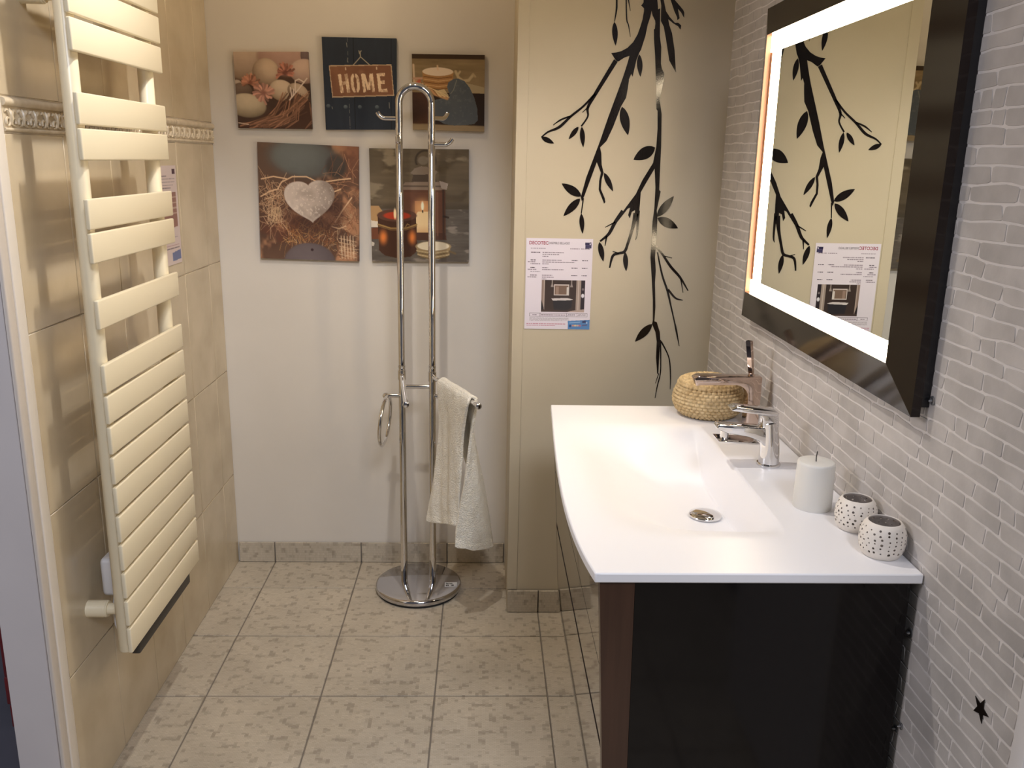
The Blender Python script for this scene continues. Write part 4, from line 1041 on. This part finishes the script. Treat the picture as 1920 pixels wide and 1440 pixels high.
    # small drum tealight
    A.poly([(.455, .86), (.81, .86), (.80, .94), (.70, .975), (.57, .975), (.47, .94)], (150, 128, 92))
    for k in range(4): A.stroke([(.46 + .005 * k, .90 + .018 * k), (.63, .925 + .018 * k), (.805 - .005 * k, .90 + .018 * k)], .005, (104, 84, 58) if k % 2 else (196, 176, 136))
    X, Y = A.ell(.633, .862, .178, .047); A.blend(sm(1.08, 1.0, np.hypot(X, Y)), (156, 134, 98)); X, Y = A.ell(.633, .858, .165, .041); A.blend(sm(1.05, .95, np.hypot(X, Y)), (226, 212, 182))
    A.stroke([(.80, .905), (.86, .925)], .014, (110, 92, 66))
    return A.c
ARTS = [(art_stones, 'square canvas print of grey pebbles and pink flowers', 170, 170, 1.02),
        (art_home, 'dark blue canvas print with a brown HOME sign', 190, 224, 1.10),
        (art_slate, 'square canvas print of a slate heart with candle and driftwood', 170, 170, 1.02),
        (art_heart, 'large canvas print of a grey heart-shaped stone in straw', 200, 230, 1.0),
        (art_lantern, 'large canvas print of a lantern and glowing candles behind the chrome poles', 200, 226, 1.04)]
for (fn, lab, nu, nv, gain), P4 in zip(ARTS, PICS):
    cs = [(x, 0.205, z) for x, z in P4]
    w_ = lambda U, V, fn=fn, gain=gain: np.clip(fn(U, V) * gain, 0, 1)
    o = grid_print('canvas_print', cs, nu, nv, w_, 0.0172, (0, 1, 0), M['print'], origin=((cs[0][0] + cs[1][0]) / 2, 0.2225, cs[3][2]))
    tag(o, lab, 'canvas print', 'canvas prints on the back wall')

# ================================================================ PRICE SHEETS
def text_mesh(s, size, x, y, z, material, parent, face='Y', w=None, name='lettering', ext=0.00015, bold=0.0):
    cu = bpy.data.curves.new('t', 'FONT'); cu.body = s; cu.size = size; cu.offset = bold; cu.extrude = 0.0
    ob = bpy.data.objects.new('t', cu); COL.objects.link(ob)
    bpy.context.view_layer.update()
    me = bpy.data.meshes.new_from_object(ob.evaluated_get(bpy.context.evaluated_depsgraph_get()))
    bpy.data.objects.remove(ob)
    xs = [v.co.x for v in me.vertices]; k = (w / (max(xs) - min(xs))) if w else 1.0
    for v in me.vertices: v.co = Vector((x + (v.co.x - min(xs)) * k, y, z + v.co.y))
    return link(name, me, material, parent)
def words(c, U, V, u, v, L, h, R, col=(.35, .30, .36), dens=.7):
    x = u
    while x < u + L:
        wl_ = .012 + .03 * R.rand(); x1 = min(x + wl_, u + L)
        m_ = (U > x) & (U < x1) & (V > v) & (V < v + h)
        c[m_] = c[m_] * (1 - dens) + np.array(col) * dens; x = x1 + .006
def sheet_main(U, V):
    A = Art(U, V, 11); A.fill((222, 214, 224)); c = A.c; R = np.random.RandomState(2)
    h = .0085
    words(c, U, V, .07, .105, .22, h, R, dens=.45); words(c, U, V, .66, .105, .14, h, R); words(c, U, V, .82, .105, .14, h, R)
    for v, L in ((.148, .32), (.169, .26), (.190, .09)): words(c, U, V, .245, v, L, h, R)
    words(c, U, V, .075, .148, .14, h, R, (.2, .15, .2), .9)
    rows = [(.232, .29), (.252, .49), (.273, .10)]
    for v, L in rows: words(c, U, V, .245, v, L, h, R)
    words(c, U, V, .07, .232, .08, h, R, (.2, .15, .2), .9); words(c, U, V, .03, .252, .12, h, R); words(c, U, V, .07, .273, .15, h, R)
    words(c, U, V, .245, .315, .09, h, R); words(c, U, V, .245, .336, .33, h, R); words(c, U, V, .07, .315, .07, h, R, (.2, .15, .2), .9); words(c, U, V, .03, .336, .13, h, R); words(c, U, V, .07, .357, .15, h, R)
    words(c, U, V, .245, .398, .16, h, R); words(c, U, V, .245, .418, .18, h, R); words(c, U, V, .245, .438, .07, h, R); words(c, U, V, .07, .398, .10, h, R, (.2, .15, .2), .9); words(c, U, V, .03, .418, .14, h, R)
    for v in (.232, .315, .398):
        words(c, U, V, .69, v, .09, h, R, (.15, .12, .2), .95); words(c, U, V, .845, v, .09, h, R, (.15, .12, .2), .95)
    # logo square
    A.c = c
    A.poly([(.882, .040), (.975, .038), (.978, .102), (.886, .105)], (44, 38, 74)); X, Y = A.ell(.958, .056, .010, .009); A.blend(sm(1.1, .8, np.hypot(X, Y)), (230, 226, 236)); A.stroke([(.895, .074), (.968, .074)], .004, (120, 116, 150)); A.stroke([(.90, .090), (.96, .090)], .003, (90, 86, 120))
    # product photograph
    def q(u, v): return (.245 + u * (.905 - .245), .452 + v * (.808 - .452))
    def rp(u0, v0, u1, v1, col, al=1.0): A.poly([q(u0, v0), q(u1, v0), q(u1, v1), q(u0, v1)], col, al)
    rp(0, 0, 1, 1, (62, 50, 46)); rp(0, 0, .06, 1, (142, 122, 112)); rp(.05, 0, .075, 1, (176, 160, 150)); rp(.80, 0, .91, 1, (160, 144, 134)); rp(.84, 0, .87, 1, (190, 176, 166)); rp(.91, 0, 1, 1, (46, 38, 44)); A.poly([q(.0, 1), q(.0, .60), q(.06, .85), q(.08, 1)], (40, 34, 36)); rp(.0, .93, 1, 1, (70, 54, 50)); A.poly([q(.68, .96), q(1, .90), q(1, 1), q(.6, 1)], (176, 156, 146))
    for x in (.245, .69): A.poly([q(x - .012, 0), q(x + .012, 0), q(x + .014, .12), q(x + .035, .22), q(x - .035, .22), q(x - .014, .12)], (150, 140, 134))
    rp(.29, .135, .635, .475, (206, 196, 190)); rp(.31, .165, .615, .450, (120, 98, 84)); rp(.33, .20, .40, .45, (150, 126, 112)); rp(.58, .22, .625, .46, (206, 198, 190))
    A.poly([q(.235, .575), q(.36, .565), q(.60, .555), q(.74, .60), q(.66, .625), q(.27, .640)], (206, 198, 196)); A.poly([q(.27, .645), q(.72, .62), q(.70, .86), q(.60, .94), q(.30, .93)], (44, 42, 46)); X, Y = A.ell(*q(.955, .48), .026, .026); A.blend(sm(1.1, .7, np.hypot(X, Y)), (220, 218, 224)); X, Y = A.ell(*q(.955, .28), .024, .018); A.blend(sm(1.1, .4, np.hypot(X, Y)) * .6, (180, 170, 170))
    # table, small print, blue sticker
    for v in (.822, .858): A.stroke([(.075, v), (.955, v)], .0025, (70, 60, 66))
    for u in (.075, .235, .64, .80, .955): A.stroke([(u, .822), (u, .858)], .0035, (70, 60, 66))
    R = np.random.RandomState(5); words(A.c, U, V, .12, .837, .07, .007, R); words(A.c, U, V, .25, .837, .37, .007, R, (.3, .2, .25), .85)
    for u in (.66, .82): words(A.c, U, V, u, .829, .11, .006, R); words(A.c, U, V, u - .01, .843, .12, .006, R)
    for k in range(4): words(A.c, U, V, .075, .872 + .010 * k, .60 - (.1 if k == 3 else 0), .005, R, (.55, .52, .54), .6)
    words(A.c, U, V, .03, .938, .60, .006, R, (.70, .35, .45), .7); words(A.c, U, V, .03, .957, .44, .006, R, (.70, .35, .45), .7)
    A.poly([(.662, .905), (1, .890), (1, 1), (.665, 1)], (84, 132, 186))
    A.stroke([(.69, .928), (.85, .918)], .006, (150, 186, 220)); X, Y = A.ell(.70, .962, .018, .016); A.blend(sm(1.1, .8, np.hypot(X, Y)), (34, 62, 116))
    for k, cc in enumerate(((206, 140, 130), (222, 196, 150), (206, 170, 160), (190, 110, 130))): A.stroke([(.735 + .035 * k, .958), (.752 + .035 * k, .957)], .014, cc)
    A.stroke([(.895, .915), (.93, .912)], .016, (52, 52, 92)); X, Y = A.ell(.955, .925, .008, .008); A.blend(sm(1.2, .8, np.hypot(X, Y)), (225, 230, 240)); A.stroke([(.89, .955), (.955, .950)], .010, (96, 92, 130))
    return A.c
TLx, TRx, zt_, zb_ = 0.9345, 1.1465, 1.3045, 1.0130
ps = thing('price_sheet', 'white printed price sheet with a vanity photo on the cream wall', 'price sheet', ((TLx + TRx) / 2, YP - 0.0005, zb_))
grid_print('sheet', [(TLx, YP - 0.0020, zt_), (TRx, YP - 0.0020, zt_), (TRx, YP - 0.0020, zb_), (TLx, YP - 0.0020, zb_)], 250, 340, sheet_main, 0.0012, (0, 1, 0), M['paper'], ps)
yt = YP - 0.0023
WS, HS = TRx - TLx, zt_ - zb_
text_mesh('DECOTEC', 0.0155, TLx + .045 * WS, yt, zt_ - .068 * HS, M['ink_red'], ps, w=.285 * WS, bold=0.0002)
text_mesh('ENSEMBLE BELLAGIO', 0.0105, TLx + .335 * WS, yt, zt_ - .063 * HS, M['ink_grey'], ps, w=.315 * WS)

def sheet_side(U, V):
    A = Art(U, V, 12); A.fill((214, 198, 196)); R = np.random.RandomState(9)
    A.stroke([(.86, .05), (.93, .05)], .02, (70, 40, 60)); A.poly([(.83, .035), (.95, .035), (.95, .085), (.83, .085)], (72, 42, 60))
    for k in range(7): words(A.c, U, V, .10, .10 + .03 * k, .5 + .3 * R.rand(), .008, R)
    words(A.c, U, V, .70, .13, .22, .008, R); words(A.c, U, V, .78, .16, .14, .008, R)
    A.poly([(.10, .27), (.93, .27), (.93, .62), (.10, .64)], (150, 108, 98)); 
    for k in range(4): A.poly([(.10, .31 + .055 * k), (.93, .31 + .055 * k), (.93, .325 + .055 * k), (.10, .325 + .055 * k)], (196, 170, 158))
    words(A.c, U, V, .20, .72, .7, .008, R); words(A.c, U, V, .10, .80, .83, .007, R, (.6, .35, .4)); words(A.c, U, V, .10, .83, .83, .007, R)
    A.poly([(.62, .88), (.97, .86), (.97, .96), (.62, .965)], (104, 116, 160))
    return A.c
tag(grid_print('price_sheet', [(XL + 0.0022, -0.392, 1.506), (XL + 0.0022, -0.183, 1.506), (XL + 0.0022, -0.183, 1.214), (XL + 0.0022, -0.392, 1.214)], 120, 160, sheet_side, 0.0012, (-1, 0, 0), M['paper'], origin=(XL + 0.001, -0.288, 1.214)),
    'printed sheet on the left tiled wall half hidden behind the radiator', 'price sheet')

# ================================================================ SMALL THINGS ON THE RIGHT WALL
cyz = (-1.842, 0.770)
pts = []
for k in range(10):
    a = math.pi / 2 + k * math.pi / 5 + 0.25; r_ = 0.0205 if k % 2 == 0 else 0.0085
    pts.append((cyz[0] + r_ * math.cos(a), cyz[1] + r_ * math.sin(a)))
tag(link('star_sticker', prism(fix(pts), 0, XR - DEP - 0.0012, XR - DEP - 0.0001), M['decal'], origin=(XR - DEP, *cyz)), 'small black star sticker on the brick-pattern wall', 'sticker')
def plug(y, z, s, lab):
    t = thing('wall_plug', lab, 'wall plug', (XR - DEP, y, z), 'old fixings left in the brick-pattern wall')
    x = XR - DEP
    link('plug_collar', lathe([(0.0018 * s, x - 0.0001), (0.0062 * s, x - 0.0001), (0.0066 * s, x - 0.0012), (0.0045 * s, x - 0.0022), (0.0030 * s, x - 0.0012), (0.0, x - 0.0010)], 18, (0, y, z), axis='X'), M['aluminium'], t)
    link('screw', tube([(x - 0.0009, y, z), (x - 0.004, y + 0.001, z - 0.001), (x - 0.006, y + 0.0014, z - 0.0015)], [0.0022 * s, 0.0020 * s, 0.0012 * s], 8), M['aluminium'], t)
plug(-1.6215, 0.767, 1.3, 'grey metal wall plug just under the corner of the basin top')
plug(-1.6365, 0.593, 1.0, 'right one of two grey wall plugs low beside the cabinet')
plug(-1.6205, 0.577, 1.0, 'left one of two grey wall plugs low beside the cabinet')
plug(-1.5855, 1.172, 1.2, 'grey wall plug at the lower near corner of the mirror')

# ================================================================ SHOP SEEN BEYOND THE LEFT WALL
rd = thing('red_plinth', 'stack of dark red blocks on the grey shop floor beyond the left wall', 'plinth', (-0.40, -0.70, 0))
for z0, z1, x0 in ((0.0, 0.070, -0.4835), (0.0712, 0.155, -0.489), (0.1562, 0.60, -0.487)):
    link('block', box(x0, -0.30, -0.815, -0.58, z0, z1, 0.004, 2), M['red'], rd)

# ================================================================ CEILING SPOTLIGHT AND ADDED WARM FILL (above the frame)
def spotlight(x, y, label, energy, size=70, target=None, rad=0.022, col=(1.0, 0.86, 0.66)):
    t = thing('ceiling_spotlight', label, 'spotlight', (x, y, HT))
    link('spot_ring', lathe([(0.030, HT - 0.0005), (0.046, HT - 0.0005), (0.046, HT - 0.004), (0.032, HT - 0.009), (0.030, HT - 0.009)], 36, (x, y, 0)), M['chrome'], t)
    link('spot_lens', lathe([(0, HT - 0.003), (0.0295, HT - 0.003), (0.0295, HT - 0.001), (0, HT - 0.001)], 24, (x, y, 0)), M['white_plastic'], t)
    l = bpy.data.lights.new('spot_lamp', 'SPOT'); l.energy = energy; l.color = col
    l.spot_size = math.radians(size); l.spot_blend = 0.6; l.shadow_soft_size = rad
    o = bpy.data.objects.new('spot_lamp', l); COL.objects.link(o); o.parent = t; o.location = (0, 0, -0.04)
    tg = Vector(target or (x, y, 0)) - Vector((x, y, HT - 0.04))
    o.rotation_euler = tg.to_track_quat('-Z', 'Y').to_euler()
spotlight(0.50, -1.00, 'recessed ceiling spotlight over the middle of the floor', SPOT_W, 118, col=(1.0, 0.94, 0.88))
spotlight(0.32, -0.40, 'added warm fill spotlight brightening the top of the picture wall', WARM_FILL_W, 160, col=(1.0, 0.74, 0.45), target=(0.32, 0.2, 1.7))  # no known lamp here; added to lift the upper back wall
